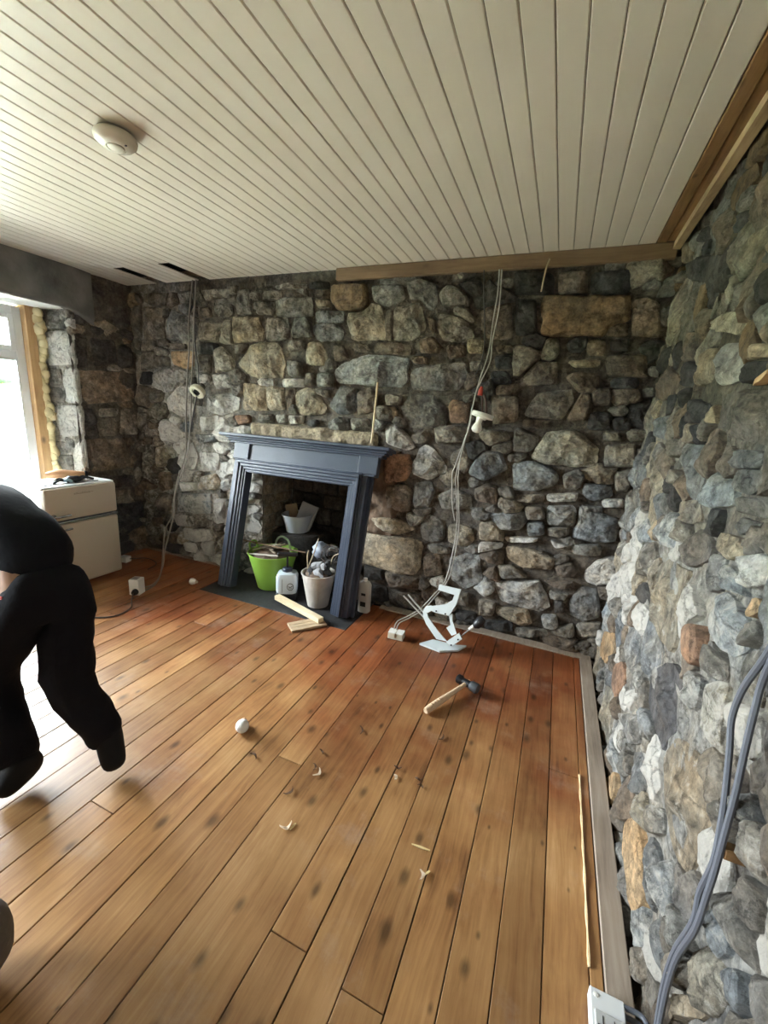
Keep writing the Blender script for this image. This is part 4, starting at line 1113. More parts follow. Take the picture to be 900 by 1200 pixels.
# tank with sloped shoulders
m = MB(); prof = [(.083, .07, .055), (.09, .077, .075), (.09, .077, .20), (.078, .066, .228), (.045, .04, .242)]
n = 24; q = []
for a, b, z in prof:
    for k in range(n):
        t_ = 2*math.pi*k/n; ct, st = math.cos(t_), math.sin(t_); e_ = .42
        q.append(tuple(Rz @ Vector((a*math.copysign(abs(ct)**e_, ct), b*math.copysign(abs(st)**e_, st), 0)) + Vector((SX, SY, z))))
fs = [(i*n+k, i*n+(k+1) % n, (i+1)*n+(k+1) % n, (i+1)*n+k) for i in range(4) for k in range(n)]+[tuple(reversed(range(n))), tuple(4*n+k for k in range(n))]
m.add(q, fs); tank = m.build('tank', M_TANK, spr, smooth=True)
fc = Rz @ Vector((1, 0, 0)); fn = Rz @ Vector((0, -1, 0)); FC = Vector((SX, SY, 0))+fn*.0775
ring = [FC+fc*(.035+.026*math.cos(a))+Vector((0, 0, .125+.030*math.sin(a))) for a in [2*math.pi*i/24 for i in range(25)]]
m = MB(); m.tube(ring, .0028, 5, cap=False); m.tube([FC+fc*.018+Vector((0, 0, .128)), FC+fc*.033+Vector((0, 0, .120)), FC+fc*.052+Vector((0, 0, .131))], .0035, 5)
m.tube([FC+fc*.022+Vector((0, 0, .116)), FC+fc*.034+Vector((0, 0, .108)), FC+fc*.048+Vector((0, 0, .116))], .002, 5); m.build('emblem', M_BLACK, tank)
m = MB(); m.box((0, 0, 0), (.003, .001, .12)); m.v = [tuple(FC+fc*(-.035+x)+fn*y+Vector((0, 0, .07+z))) for x, y, z in m.v]; m.build('level_line', M_BLACK, tank)
m = MB(); m.lathe([(.040, .236), (.042, .24), (.042, .262), (.036, .270), (.010, .272)], (SX, SY, 0), 20); m.build('cap', simple('dark_blue_plastic', (.03, .04, .07), .4), spr, smooth=True)
m = MB(); m.tube([(SX, SY, .268), (SX, SY, .375)], .009, 8); m.build('pump_rod', M_BLACK, spr, smooth=True)
m = MB(); m.box((SX-.085, SY-.018, .372), (SX+.085, SY+.018, .405), .008, rot=Rz); m.build('pump_handle', M_BLACK, spr)

pot = bucket('rubble_bucket', (-1.675, 2.80), .088, .137, .292, simple('dusty_white_plastic', (.50, .46, .42), .6, var=.18, vscale=9, bump=.2), 'dusty off-white bucket heaped with grey rubble and tangled wire', 'bucket', z0=Z0)
core = MB(); core.lathe([(.10, .20), (.118, .265), (.10, .30), (.0001, .32)], (-1.675, 2.80, 0), 16); core.build('rubble_heap', M_DEBRIS[1], kind='stuff', label='dark crumbs packed in the dusty off-white bucket', cat='rubble')
M_GR = [simple('grey_rubble', (.28, .28, .29), .9, bump=.6), simple('dark_rubble', (.07, .068, .07), .9, bump=.6), simple('foil_bag', (.30, .34, .42), .35, var=.3, vscale=20)]
for k, (dx, dy, dz, s, mt) in enumerate([(-.06, -.04, .300, .048, 1), (.03, -.06, .305, .068, 0), (.08, .0, .31, .058, 1), (-.02, .02, .335, .070, 0), (-.09, .02, .30, .035, 1), (.04, .06, .335, .06, 1), (-.03, -.085, .29, .032, 1), (.055, -.02, .36, .05, 0)]):
    rock((-1.675+dx, 2.80+dy, dz), s, M_GR[mt], 'rubble_lump', ['small black lump at the left of the rubble in the dusty bucket', 'largest pale grey lump at the front of the dusty bucket', 'black lump at the right side of the dusty bucket', 'grey lump at the middle of the heap in the dusty bucket', 'tiny black lump at the left rim of the dusty bucket', 'black lump at the back of the dusty bucket', 'tiny black lump at the front rim of the dusty bucket', 'topmost grey lump on the heap in the dusty bucket'][k], 'rubble', 'grey rubble in the dusty bucket' if mt == 0 else 'black rubble in the dusty bucket', 60+k)
m = MB(); n = 12
for i in range(9):
    ph = math.pi*i/8
    for k in range(n):
        th = 2*math.pi*k/n; p = Vector((math.sin(ph)*math.cos(th), math.sin(ph)*math.sin(th), math.cos(ph))); s = 1+.5*noise.noise(p*2.5)
        m.v.append((-1.79+p.x*.085*s, 3.02+p.y*.07*s, .40+p.z*.07*s))
for i in range(8):
    for k in range(n): m.f.append((i*n+k, i*n+(k+1) % n, (i+1)*n+(k+1) % n, (i+1)*n+k))
m.build('plastic_bag', M_GR[2], label='crumpled blue-grey plastic bag behind the dusty off-white bucket', cat='bag', smooth='all')
m = MB(); m.box((-1.92, 3.06, .0), (-1.64, 3.30, .33), .01, rot=Matrix.Rotation(.2, 3, 'Z')); m.build('brick_block', M_SOOT, label='sooty masonry block behind the dusty off-white bucket', cat='block')
rr = random.Random(9)
for k in range(5):
    c = Vector((-1.64+rr.uniform(-.03, .05), 2.93, .42+rr.uniform(-.02, .03))); R_ = rr.uniform(.05, .09); tx = rr.uniform(-.6, .6)
    pts = [c+Vector((R_*math.cos(a), R_*math.sin(a)*math.sin(tx)+.0, R_*math.sin(a)*.9))+Vector((rr.uniform(-.006, .006), 0, rr.uniform(-.006, .006))) for a in [6.0*i/18+k for i in range(19)]]
    m = MB(); m.tube(pts, .0032, 5); m.build('wire_coil', simple('rusty_wire', (.10, .07, .055), .6) if k % 2 else M_CABLE_B, label='loose coil of thin wire above the dusty off-white bucket', cat='wire', group='wire coils above the dusty bucket')
for k, (a, b) in enumerate((((-1.80, 2.82, .28), (-1.72, 2.86, .56)), ((-1.80, 2.83, .30), (-1.815, 2.86, .44)), ((-1.62, 2.9, .34), (-1.50, 2.88, .47)))):
    m = MB(); a, b = Vector(a), Vector(b); m.tube(catmull([a, a.lerp(b, .5)+Vector((.012-.02*k, 0, .02)), b], 4), .005, 6)
    m.build('dry_twig', simple('tan_stem', (.38, .30, .2), .7), label=['long tan stem leaning up from the dusty bucket', 'short bent tan stem at the left rim of the dusty bucket', 'curved tan stem at the right rim of the dusty bucket'][k], cat='stem')

# raised block at the back with a pale tub of card
m = MB(); m.box((-2.44, 3.17, -.002), (-1.97, 3.52, .43), .02); m.v = [(x+noise.noise(Vector((x*9, y*9, z*9)))*.01, y, z) for x, y, z in m.v]
m.build('stone_block', M_SOOT, label='sooty masonry block standing at the back of the fireplace', cat='block')
tub = bucket('storage_tub', (-2.235, 3.31), .105, .145, .175, simple('frosted_plastic', (.48, .52, .58), .35), 'pale frosted tub holding folded card on the block in the fireplace', 'tub', z0=.432)
M_CARD = simple('grey_card', (.33, .32, .31), .85, var=.1); M_CARD2 = simple('brown_card', (.34, .24, .15), .85)
def slab(c, w, h, t, rot, mat, name, label, cat):
    m = MB(); m.box((-w/2, -t/2, 0), (w/2, t/2, h), .002); m.v = [tuple(rot @ Vector(p) + Vector(c)) for p in m.v]; return m.build(name, mat, label=label, cat=cat)
slab((-2.19, 3.31, .47), .17, .25, .03, Matrix.Rotation(.25, 3, 'Y') @ Matrix.Rotation(-.3, 3, 'X') @ Matrix.Rotation(.2, 3, 'Z'), M_CARD, 'card_box', 'grey printed card box standing in the pale frosted tub', 'box')
slab((-2.29, 3.33, .47), .14, .22, .012, Matrix.Rotation(-.3, 3, 'Y') @ Matrix.Rotation(-.2, 3, 'X'), M_CARD2, 'card_sheet', 'brown card flap beside the grey card box in the frosted tub', 'card')

# white bottle outside the right leg
m = MB(); bt = root('chemical_bottle', (-1.275, 2.90, 0), 'white flat plastic bottle with black label standing right of the fire surround', 'bottle')
q = []; n = 20; prof = [(.034, .0), (.040, .006), (.040, .235), (.030, .262), (.018, .272)]
for a, z in prof:
    for k in range(n):
        t_ = 2*math.pi*k/n; ct, st = math.cos(t_), math.sin(t_)
        q.append((-1.285+a*1.25*math.copysign(abs(ct)**.5, ct), 2.885+a*.9*math.copysign(abs(st)**.5, st), z+.001))
m.add(q, [(i*n+k, i*n+(k+1) % n, (i+1)*n+(k+1) % n, (i+1)*n+k) for i in range(4) for k in range(n)]+[tuple(reversed(range(n))), tuple(4*n+k for k in range(n))]); bd = m.build('body', simple('dull_white_plastic', (.45, .44, .42), .45), bt, smooth=True)
m = MB(); m.lathe([(.017, .272), (.017, .295), (.0001, .297)], (-1.285, 2.885, 0), 14); m.build('cap', M_WHITE, bt)
m = MB(); m.box((-1.300, 2.8475, .155), (-1.262, 2.849, .175)); m.build('label', M_BLACK, bd)
m = MB(); m.box((-1.305, 2.8475, .06), (-1.258, 2.849, .10)); m.build('label', M_BLACK, bd)

# timber offcuts in front of the hearth
M_PINEX = wood_mat('pale_pine_offcut', [(.60, .45, .26), (.76, .62, .40), (.84, .72, .52)], .6, gx=70, axis='x', var=.05)
def lay(name, p, q, w, t, z0, mat, label, cat, grooves=0):
    p, q = Vector(p), Vector(q); d = q-p; L_ = d.length; a = math.atan2(d.y, d.x)
    R_ = Matrix.Rotation(a, 3, 'Z'); m = MB()
    if not grooves: m.box((0, -w/2, 0), (L_, w/2, t), .002)
    else:
        for k in range(grooves+1):
            y0 = -w/2+w*k/(grooves+1); m.box((0, y0+.002, 0), (L_, y0+w/(grooves+1)-.002, t), .0015)
        m.box((0, -w/2+.002, 0), (L_, w/2-.002, t*.7))
    m.v = [tuple(R_ @ Vector(v) + Vector((p.x, p.y, z0))) for v in m.v]
    return m.build(name, mat, label=label, cat=cat)
lay('grooved_board', (-1.645, 2.355), (-1.475, 2.565), .135, .016, .002, simple('dull_pine', (.52, .39, .25), .6, var=.1, vscale=20), 'short grooved pine board on the floor under the square batten', 'board', 2)
lay('timber_batten', (-2.01, 2.690), (-1.475, 2.520), .052, .038, .019, M_PINEX, 'pale square-cut pine batten lying in front of the hearth', 'batten')

# ------------------------------------------------------------------ sealant gun / bracket tool by the wall
# outline points of the tool, already placed on its leaning plane (keys are just names)
GP = {(100,210):(-0.9056,2.7582,0.2815),(140,200):(-0.8725,2.7644,0.2961),(272,345):(-0.7358,2.7288,0.2114),(275,395):(-0.7252,2.7136,0.1752),(290,412):(-0.71,2.7095,0.1655),(300,302):(-0.7193,2.7442,0.248),(300,385):(-0.706,2.7186,0.1871),(300,460):(-0.694,2.6956,0.1325),(308,365):(-0.7025,2.7253,0.2031),(318,400):(-0.6887,2.7153,0.1794),(340,340):(-0.68,2.7354,0.2271),(345,296):(-0.6828,2.7493,0.2603),(345,300):(-0.6822,2.7481,0.2573),(345,342):(-0.6755,2.7351,0.2265),(380,358):(-0.6442,2.7328,0.221),(390,345):(-0.638,2.7375,0.2322),(390,590):(-0.6005,2.6635,0.056),(400,295):(-0.6376,2.7536,0.2705),(400,515):(-0.6038,2.6867,0.1113),(405,160):(-0.6547,2.7958,0.371),(415,112):(-0.6539,2.8115,0.4084),(470,285):(-0.582,2.7617,0.2898),(470,370):(-0.5692,2.7358,0.2281),(476,492):(-0.5462,2.6995,0.1416),(478,612):(-0.527,2.6639,0.0569),(480,610):(-0.5257,2.6647,0.0587),(500,388):(-0.5424,2.7325,0.2203),(512,468):(-0.5211,2.7094,0.1651),(520,655):(-0.4877,2.6546,0.0347),(522,562):(-0.4995,2.6821,0.1003),(525,640):(-0.4859,2.6594,0.0461),(528,366):(-0.5233,2.7412,0.241),(528,430):(-0.5139,2.7219,0.1951),(530,250):(-0.5388,2.7766,0.3253),(548,205):(-0.5311,2.7917,0.3611),(565,285):(-0.5056,2.7684,0.3057),(566,545):(-0.4674,2.6905,0.1203),(585,592):(-0.4459,2.6781,0.0907),(590,535):(-0.45,2.6953,0.1316),(600,570):(-0.4373,2.6857,0.1088),(605,155):(-0.4927,2.8109,0.4069),(616,590):(-0.4221,2.6811,0.0977),(672,508):(-0.3902,2.7093,0.1651),(700,490):(-0.3711,2.7167,0.1826),(712,482):(-0.363,2.7199,0.1903),(715,478):(-0.3612,2.7213,0.1936),(735,470):(-0.347,2.7251,0.2026),(775,430):(-0.3218,2.7397,0.2375),(800,405):(-0.3062,2.7489,0.2592)}
def gz(a, b): return Vector(GP[(a, b)])
M_GUN = simple('pale_blue_white_enamel', (.66, .72, .74), .35)
gun = root('metal_hand_tool', (-.58, 2.70, 0), 'white metal tool with looped handle standing on the floor against the far wall', 'tool')
NV = Vector((0, -1, .42)).normalized()
def plate(name, pts, t, parent=gun, off=0, mat=M_GUN):
    m = MB(); m.prism([gz(a, b)+NV*off for a, b in pts], NV*t); return m.build(name, mat, parent)
plate('handle', [(415,112),(605,155),(565,285),(500,388),(380,358),(340,340),(345,300),(400,295),(470,285),(530,250),(548,205),(405,160)], .022)
plate('arm', [(345,296),(300,302),(272,345),(275,395),(300,460),(390,590),(480,610),(400,515),(318,400),(308,365),(345,342)], .020, off=.001)
plate('link', [(500,388),(528,366),(528,430),(566,545),(522,562),(476,492),(512,468)], .014, off=.002)
plate('clamp', [(478,612),(590,535),(616,590),(520,655)], .03, off=.004)
for a, b in (((100,210),(290,412)), ((140,200),(300,385))):
    m = MB(); m.tube([gz(*a)+NV*.01, gz(*b)+NV*.01], .0065, 8); m.build('rod', simple('bright_steel', (.6, .6, .6), .3, metal=.8), gun, smooth=True)
P_ = [F_ for F_ in ((-.712, 2.612), (-.640, 2.71), (-.47, 2.72), (-.40, 2.75), (-.44, 2.66), (-.555, 2.585))]
m = MB(); m.prism([(x, y, .003) for x, y in P_], (0, 0, .014)); m.build('foot_plate', M_GUN, gun)
for a, b in (((390,345), .012), ((470,370), .012), ((585,592), .03), ((525,640), .03)):
    m = MB(); c = gz(*a)+NV*(b+.010); m.tube([c, c+NV*.006], .006, 8); m.build('bolt', M_BLACK, gun)
m = MB(); m.tube([gz(600, 570)+NV*.01, gz(700, 490)], .005, 8); m.build('spindle', simple('dull_steel', (.3, .3, .3), .4, metal=.8), gun, smooth=True)
m = MB(); m.tube([gz(672, 508), gz(715, 478)], [.012, .014], 10); m.build('collar', M_WHITE, gun, smooth=True)
m = MB(); m.tube([gz(712, 482), gz(735, 470), gz(775, 430), gz(800, 405)], [.014, .03, .034, .022], 12); m.build('black_knob', M_BLACK, gun, smooth=True)

# ------------------------------------------------------------------ hammer
ham = root('club_hammer', (-.37, 2.16, 0), 'short club hammer with pale wooden handle and grey steel head on the floor', 'hammer')
h0 = Vector((-.462, 1.948, .022)); h1 = Vector((-.292, 2.305, .040)); hd = (h1-h0)
m = MB(); pts = [h0+hd*t for t in (0, .03, .12, .3, .5, .7, .85, 1)]
m.tube(pts, [.015, .0185, .020, .020, .0165, .0135, .0125, .012], 14); hn = m.build('handle', wood_mat('ash_handle', [(.55, .36, .22), (.70, .50, .33), (.78, .60, .42)], .5, gx=70, axis='y', knots=False, var=0), ham, smooth=True)
m = MB()
for k in range(4):
    c = h0+hd*(.13+k*.055); m.tube([c+Vector((0, 0, .012)), c+hd.normalized()*.004+Vector((0, 0, .0125))], .0105, 10)
m.build('grip_ring', simple('grip_shadow_wood', (.46, .29, .18), .6), hn)
hc = h0+hd*.93; ax = Vector((.93, -.36, 0)).normalized(); hc = Vector((hc.x, hc.y, .040))
M_STEEL = simple('grey_steel', (.16, .18, .21), .35, metal=.7)
m = MB(); m.tube([hc-ax*.028, hc+ax*.03], [.021, .021], 12); m.build('head_eye', M_BLACK, ham, smooth=True)
m = MB(); m.tube([hc+ax*.026, hc+ax*.032, hc+ax*.072, hc+ax*.080], [.022, .030, .032, .027], 18); m.build('face', M_STEEL, ham, smooth=True)
m = MB(); m.tube([hc-ax*.024, hc-ax*.034, hc-ax*.060, hc-ax*.066], [.019, .027, .029, .024], 14); m.build('peen', M_BLACK, ham, smooth=True)

# ------------------------------------------------------------------ light bulb, junction box, sockets
lb = root('light_bulb', (-1.245, 1.41, 0), 'loose frosted white light bulb lying on the floorboards', 'light bulb')
c = Vector((-1.258, 1.405, .030)); ax = Vector((-.5, .85, -.12)).normalized()
m = MB(); m.lathe([(.0001, -.033), (.013, -.031), (.024, -.023), (.032, -.009), (.0333, .003), (.030, .015), (.020, .027), (.0135, .034)], c, 20, axis=ax); m.build('globe', simple('frosted_glass', (.86, .86, .86), .25), lb, smooth='all')
m = MB(); m.lathe([(.013, .034), (.013, .052), (.006, .055)], c, 14, axis=ax); m.build('cap', simple('brass_cap', (.55, .33, .18), .45), lb, smooth=True)
def wbox(name, c, s, a, mat, label, cat, bev=.004):
    r_ = root(name, (c[0], c[1], 0), label, cat); m = MB(); m.box((-s[0]/2, -s[1]/2, 0), (s[0]/2, s[1]/2, s[2]), bev)
    R_ = Matrix.Rotation(a, 3, 'Z'); m.v = [tuple(R_ @ Vector(v)+Vector((c[0], c[1], c[2]))) for v in m.v]; m.build('body', mat, r_); return r_, R_, Vector(c)
jb, R_, c = wbox('junction_box', (-.895, 2.625, .001), (.115, .07, .048), .08, M_CREAM, 'small cream junction box wired to the cables below the far wall', 'box')
m = MB(); m.box((-.056, -.034, .048), (-.004, .034, .054), .001); m.box((.004, -.034, .048), (.056, .034, .054), .001); m.v = [tuple(R_ @ Vector(v)+c) for v in m.v]; m.build('lid', M_WHITE, jb)
m = MB(); m.box((-.005, -.037, .018), (.007, -.034, .05)); m.v = [tuple(R_ @ Vector(v)+c) for v in m.v]; m.build('terminal', simple('dull_brass', (.35, .3, .2), .4, metal=.8), jb)
so, R_, c = wbox('socket_box', (-3.085, 2.225, .001), (.085, .085, .135), .35, M_WHITE, 'white upright single socket box with black plug on the floor by the fridge', 'socket')
m = MB(); m.box((-.03, -.03, .135), (.02, .02, .139), .001); m.v = [tuple(R_ @ Vector(v)+c) for v in m.v]; m.build('rocker', simple('grey_rocker', (.35, .35, .35), .4), so)
pc = R_ @ Vector((.015, -.042, .035))+c
m = MB(); m.tube([pc, pc+(R_ @ Vector((0, -.012, 0))), pc+(R_ @ Vector((0, -.034, 0)))], [.026, .027, .018], 14); m.build('plug', M_BLACK, so, smooth=True)
m = MB(); m.tube(catmull([tuple(pc+(R_ @ Vector((0, -.034, 0)))), (-2.99, 2.10, .008), (-2.89, 2.02, .007), (-2.86, 1.90, .007), (-2.92, 1.82, .007), (-3.05, 1.76, .007)], 6), .005, 7); m.build('cord', M_CABLE_B, so, smooth=True)
ad, R_, c = wbox('plug_adaptor', (-3.83, 2.66, .001), (.09, .07, .055), .2, M_WHITE, 'white plug adaptor on the floor behind the fridge corner', 'adaptor')
m = MB(); m.tube(catmull([(-3.79, 2.68, .03), (-3.70, 2.78, .025), (-3.6, 2.80, .008), (-3.50, 2.74, .007), (-3.46, 2.62, .007)], 6), .005, 7); m.build('cord', M_CABLE_B, ad, smooth=True)
bb = root('bulb_holder', (-2.83, 2.60, 0), 'small white lampholder on the floor at the foot of the surround\'s left leg', 'lampholder')
m = MB(); m.lathe([(.012, -.022), (.026, -.018), (.030, .0), (.024, .02), (.014, .03)], (-2.85, 2.585, .030), 16, axis=(1, .25, 0)); m.build('shell', M_WHITE, bb, smooth=True)
m = MB(); m.lathe([(.011, .028), (.013, .045), (.008, .05)], (-2.85, 2.585, .030), 10, axis=(1, .25, 0)); m.build('collar', M_CREAM, bb, smooth=True)

# ------------------------------------------------------------------ near right: back box and cables on the right wall
bx = root('back_box', (.35, .99, 0), 'white surface socket box with pencilled grid at the bottom right corner', 'socket')
m = MB(); m.box((.306, .900, .012), (.394, 1.045, .052), .003); bbd = m.build('body', M_PVC, bx)
m = MB(); m.box((.316, .885, .012), (.388, .995, .056), .002); m.build('module', simple('grey_white_face', (.55, .56, .56), .4), bx)
m = MB()
for q in (.334, .362): m.box((q, .90, .0562), (q+.0022, .985, .0568))
for q in (.925, .962): m.box((.322, q, .0562), (.380, q+.0022, .0568))
m.build('pencil_grid', M_BLACK, bbd)
m = MB(); m.lathe([(.007, 0), (.006, .002), (.0001, .0025)], (.322, 1.028, .0518), 10); m.build('screw_cover', M_WHITE, bbd)
def cable(name, pts, r, mat, label, group=None, k=5):
    m = MB(); m.tube(catmull(pts, k), r, 8); return m.build(name, mat, label=label, cat='cable', group=group, smooth=True)
W1 = [(.43, .93, 1.30), (.43, .957, 1.199), (.43, 1.003, 1.094), (.43, 1.014, 1.013), (.43, .986, .95), (.43, .954, .869), (.43, .937, .809), (.43, .922, .723), (.43, .937, .62), (.43, .928, .545), (.43, .962, .403), (.43, .966, .289), (.44, .965, .15), (.45, .97, .07), (.440, 1.03, .05), (.393, 1.036, .045)]
W2 = [(.425, .90, 1.32), (.43, .944, 1.161), (.43, .943, 1.085), (.43, .933, .994), (.43, .92, .903), (.43, .914, .812), (.43, .908, .718), (.43, .909, .646), (.43, .912, .547), (.43, .945, .412), (.43, .948, .302), (.44, .95, .15), (.45, .955, .06), (.443, 1.015, .036), (.393, 1.026, .030)]
cable('power_cable', W1, .0068, M_CABLE_G, 'upper of two thick grey cables hanging down the right wall')
cable('power_cable', W2, .0068, M_CABLE_G, 'lower of two thick grey cables hanging down the right wall')
m = MB(); m.box((.435, .905, .752), (.50, .932, .778), .003); m.build('timber_peg', M_BEAM, label='brown square timber peg in the right wall behind the grey cables', cat='peg')
stick((.52, 1.62, 1.755), (.405, 1.19, 1.742), .030, .016, wood_mat('raw_split_pine', [(.45, .26, .13), (.60, .38, .2), (.68, .46, .28)], .7, axis='y', knots=False), 'wood_sliver', 'orange-brown pointed wood sliver sticking out of the right wall', 'sliver', None, sd=3)
stick((.462, .90, .79), (.470, .835, .862), .007, .006, M_BEAM, 'dark_wood_strip', 'thin dark wood strip in the joint above the timber peg', 'strip', None, sd=4)

# ------------------------------------------------------------------ cables on the far wall
CL1 = [(-3.176, 3.03, 2.64), (-3.212, 3.0, 2.273), (-3.213, 3.0, 2.093), (-3.254, 2.99, 1.756), (-3.278, 2.98, 1.366), (-3.296, 2.97, 1.082), (-3.417, 2.95, .777), (-3.436, 2.92, .52), (-3.484, 2.86, .349), (-3.402, 2.75, .172), (-3.3, 2.65, .092), (-3.191, 2.527, .02), (-3.109, 2.373, .012), (-3.11, 2.261, .03)]
CL2 = [(-3.136, 3.03, 2.64), (-3.151, 3.0, 2.272), (-3.178, 3.0, 1.983), (-3.203, 2.99, 1.72), (-3.224, 2.98, 1.37), (-3.287, 2.97, 1.041), (-3.42, 2.95, .734), (-3.401, 2.9, .529), (-3.388, 2.84, .387), (-3.342, 2.72, .192), (-3.253, 2.62, .094), (-3.125, 2.446, .014), (-3.067, 2.298, .01), (-3.1, 2.253, .02)]
cable('wall_cable', CL1, .0066, M_CABLE_T, 'left strand of the two cables dropping from the ceiling to the socket box')
cable('wall_cable', CL2, .0066, M_CABLE_T, 'right strand of the two cables dropping from the ceiling to the socket box')
cable('lamp_cable', [(-3.155, 3.02, 2.62), (-3.145, 3.0, 2.129), (-3.12, 3.0, 1.91), (-3.109, 2.99, 1.723)], .005, M_CABLE_B, 'thin dark cable feeding the round wall lampholder by the left corner')
cable('lamp_cable', [(-3.125, 2.98, 1.66), (-3.172, 2.985, 1.529), (-3.239, 2.98, 1.289)], .006, M_CABLE_B, 'short dark cable tail under the round wall lampholder')
CR1 = [(-.516, 3.0, 2.553), (-.509, 3.0, 2.406), (-.518, 3.0, 2.251), (-.524, 2.99, 2.036), (-.56, 2.98, 1.869), (-.586, 2.97, 1.697), (-.602, 2.97, 1.522), (-.629, 2.96, 1.34), (-.65, 2.96, 1.184), (-.618, 2.96, .998), (-.602, 2.95, .808), (-.607, 2.93, .647), (-.626, 2.86, .43), (-.69, 2.8, .323), (-.759, 2.75, .224), (-.849, 2.72, .145), (-.913, 2.68, .105), (-.925, 2.645, .052)]
CR2 = [(-.5, 3.0, 2.552), (-.489, 3.0, 2.328), (-.506, 2.99, 2.116), (-.505, 2.98, 1.98), (-.572, 2.97, 1.783), (-.594, 2.97, 1.552), (-.627, 2.96, 1.37), (-.632, 2.96, 1.186), (-.599, 2.96, .937), (-.586, 2.95, .778), (-.592, 2.92, .586), (-.607, 2.86, .434), (-.676, 2.8, .312), (-.744, 2.75, .214), (-.835, 2.72, .135), (-.898, 2.68, .094), (-.905, 2.645, .052)]
cable('wall_cable', CR1, .0042, M_CABLE_W, 'left strand of the pale cable pair dropping to the junction box')
cable('wall_cable', CR2, .0042, M_CABLE_W, 'right strand of the pale cable pair dropping to the junction box')
cable('wall_cable', [(-.616, 3.01, 2.56), (-.6, 3.01, 2.412), (-.573, 3.01, 2.228), (-.56, 3.01, 2.066), (-.576, 3.0, 1.955), (-.60, 3.0, 1.90)], .004, M_CABLE_B, 'thin dark wire left of the pale cable pair on the far wall')
cable('wall_cable', [(-.602, 2.97, 1.522), (-.665, 2.97, 1.27), (-.68, 2.97, 1.2), (-.658, 2.97, .991), (-.626, 2.97, .865)], .0045, M_CABLE_W, 'loose thin loop beside the pale cable pair below the lampholder')
cable('hanging_wire', [(-.218, 3.02, 2.60), (-.229, 2.99, 2.537), (-.24, 2.99, 2.407)], .005, simple('tan_stem', (.38, .30, .2), .7), 'short tan wire hanging from the wall plate near the right corner')
m = MB(); m.tube([(-1.330, 3.005, 1.83), (-1.339, 2.995, 1.565), (-1.345, 2.985, 1.372)], .0075, 6); m.build('thin_stick', M_PINEX, label='thin pale stick standing upright on the mantel shelf against the wall', cat='stick')
# round lampholders
la = root('wall_lampholder', (-3.10, 3.03, 1.69), 'cream round lampholder hanging on the wall above and left of the surround', 'lampholder')
A_ = Vector((.05, -.75, -.65))
m = MB(); m.lathe([(.050, -.030), (.066, -.026), (.072, .0), (.066, .016), (.042, .020), (.040, .006), (.0001, .004)], (-3.105, 2.965, 1.692), 26, axis=A_); m.build('rose', M_CREAM, la, smooth=True)
m = MB(); m.lathe([(.030, .002), (.028, .022), (.018, .024), (.018, .008), (.0001, .006)], (-3.105, 2.965, 1.692), 18, axis=A_); m.build('holder', M_BLACK, la, smooth=True)
lr = root('batten_lampholder', (-.50, 3.0, 1.62), 'white disc lampholder with frosted bulb hanging from wires on the far wall', 'lampholder')
A_ = Vector((.12, -.12, -1)); cc = (-.508, 2.955, 1.636)
m = MB(); m.lathe([(.074, -.012), (.076, -.008), (.076, .014), (.068, .018), (.034, .020), (.030, .03)], cc, 30, axis=Vector((-.22, -.10, -1))); m.build('base_disc', M_WHITE, lr, smooth=True)
m = MB(); m.lathe([(.027, .016), (.022, .035), (.020, .055), (.030, .075), (.036, .092), (.034, .108), (.022, .120), (.0001, .124)], (-.520, 2.955, 1.636), 20, axis=Vector((-.18, -.1, -1))); m.build('bulb', M_WHITE, lr, smooth='all')
m = MB(); m.tube(catmull([(-.49, 2.97, 1.65), (-.50, 2.98, 1.72), (-.52, 2.985, 1.77)], 4), .009, 7); m.tube(catmull([(-.515, 2.97, 1.65), (-.525, 2.98, 1.72), (-.53, 2.985, 1.77)], 4), .006, 7); m.build('flex', simple('brown_flex', (.09, .05, .04), .5), lr, smooth=True)
m = MB(); m.tube([(-.545, 2.975, 1.765), (-.543, 2.975, 1.80), (-.540, 2.975, 1.825)], [.017, .016, .008], 10); m.build('connector', simple('red_plastic', (.42, .05, .03), .45), lr, smooth=True)

# ------------------------------------------------------------------ smoke alarm
sd_ = root('smoke_alarm', (-1.85, 1.395, 2.65), 'cream round smoke alarm fixed to the boarded ceiling', 'smoke alarm')
m = MB(); m.lathe([(.060, 0), (.066, .004), (.066, .012), (.050, .014)], (-1.85, 1.395, 2.649), 36, axis=(0, 0, -1)); m.build('base', simple('shadow_gap_plastic', (.30, .28, .24), .5), sd_, smooth=True)
m = MB(); m.lathe([(.050, .011), (.076, .014), (.080, .024), (.077, .036), (.062, .050), (.036, .056), (.034, .052), (.0001, .050)], (-1.85, 1.395, 2.649), 40, axis=(0, 0, -1)); m.build('cover', simple('alarm_plastic', (.70, .66, .56), .35), sd_, smooth=True)
m = MB(); m.lathe([(.0305, .050), (.0305, .057), (.026, .060), (.0001, .061)], (-1.85, 1.395, 2.649), 26, axis=(0, 0, -1)); m.build('test_button', simple('alarm_plastic', (.70, .66, .56), .35), sd_, smooth=True)
m = MB(); m.lathe([(.005, .045), (.005, .0545), (.0001, .055)], (-1.800, 1.400, 2.649), 10, axis=(0, 0, -1)); m.build('indicator', M_CABLE_B, sd_)

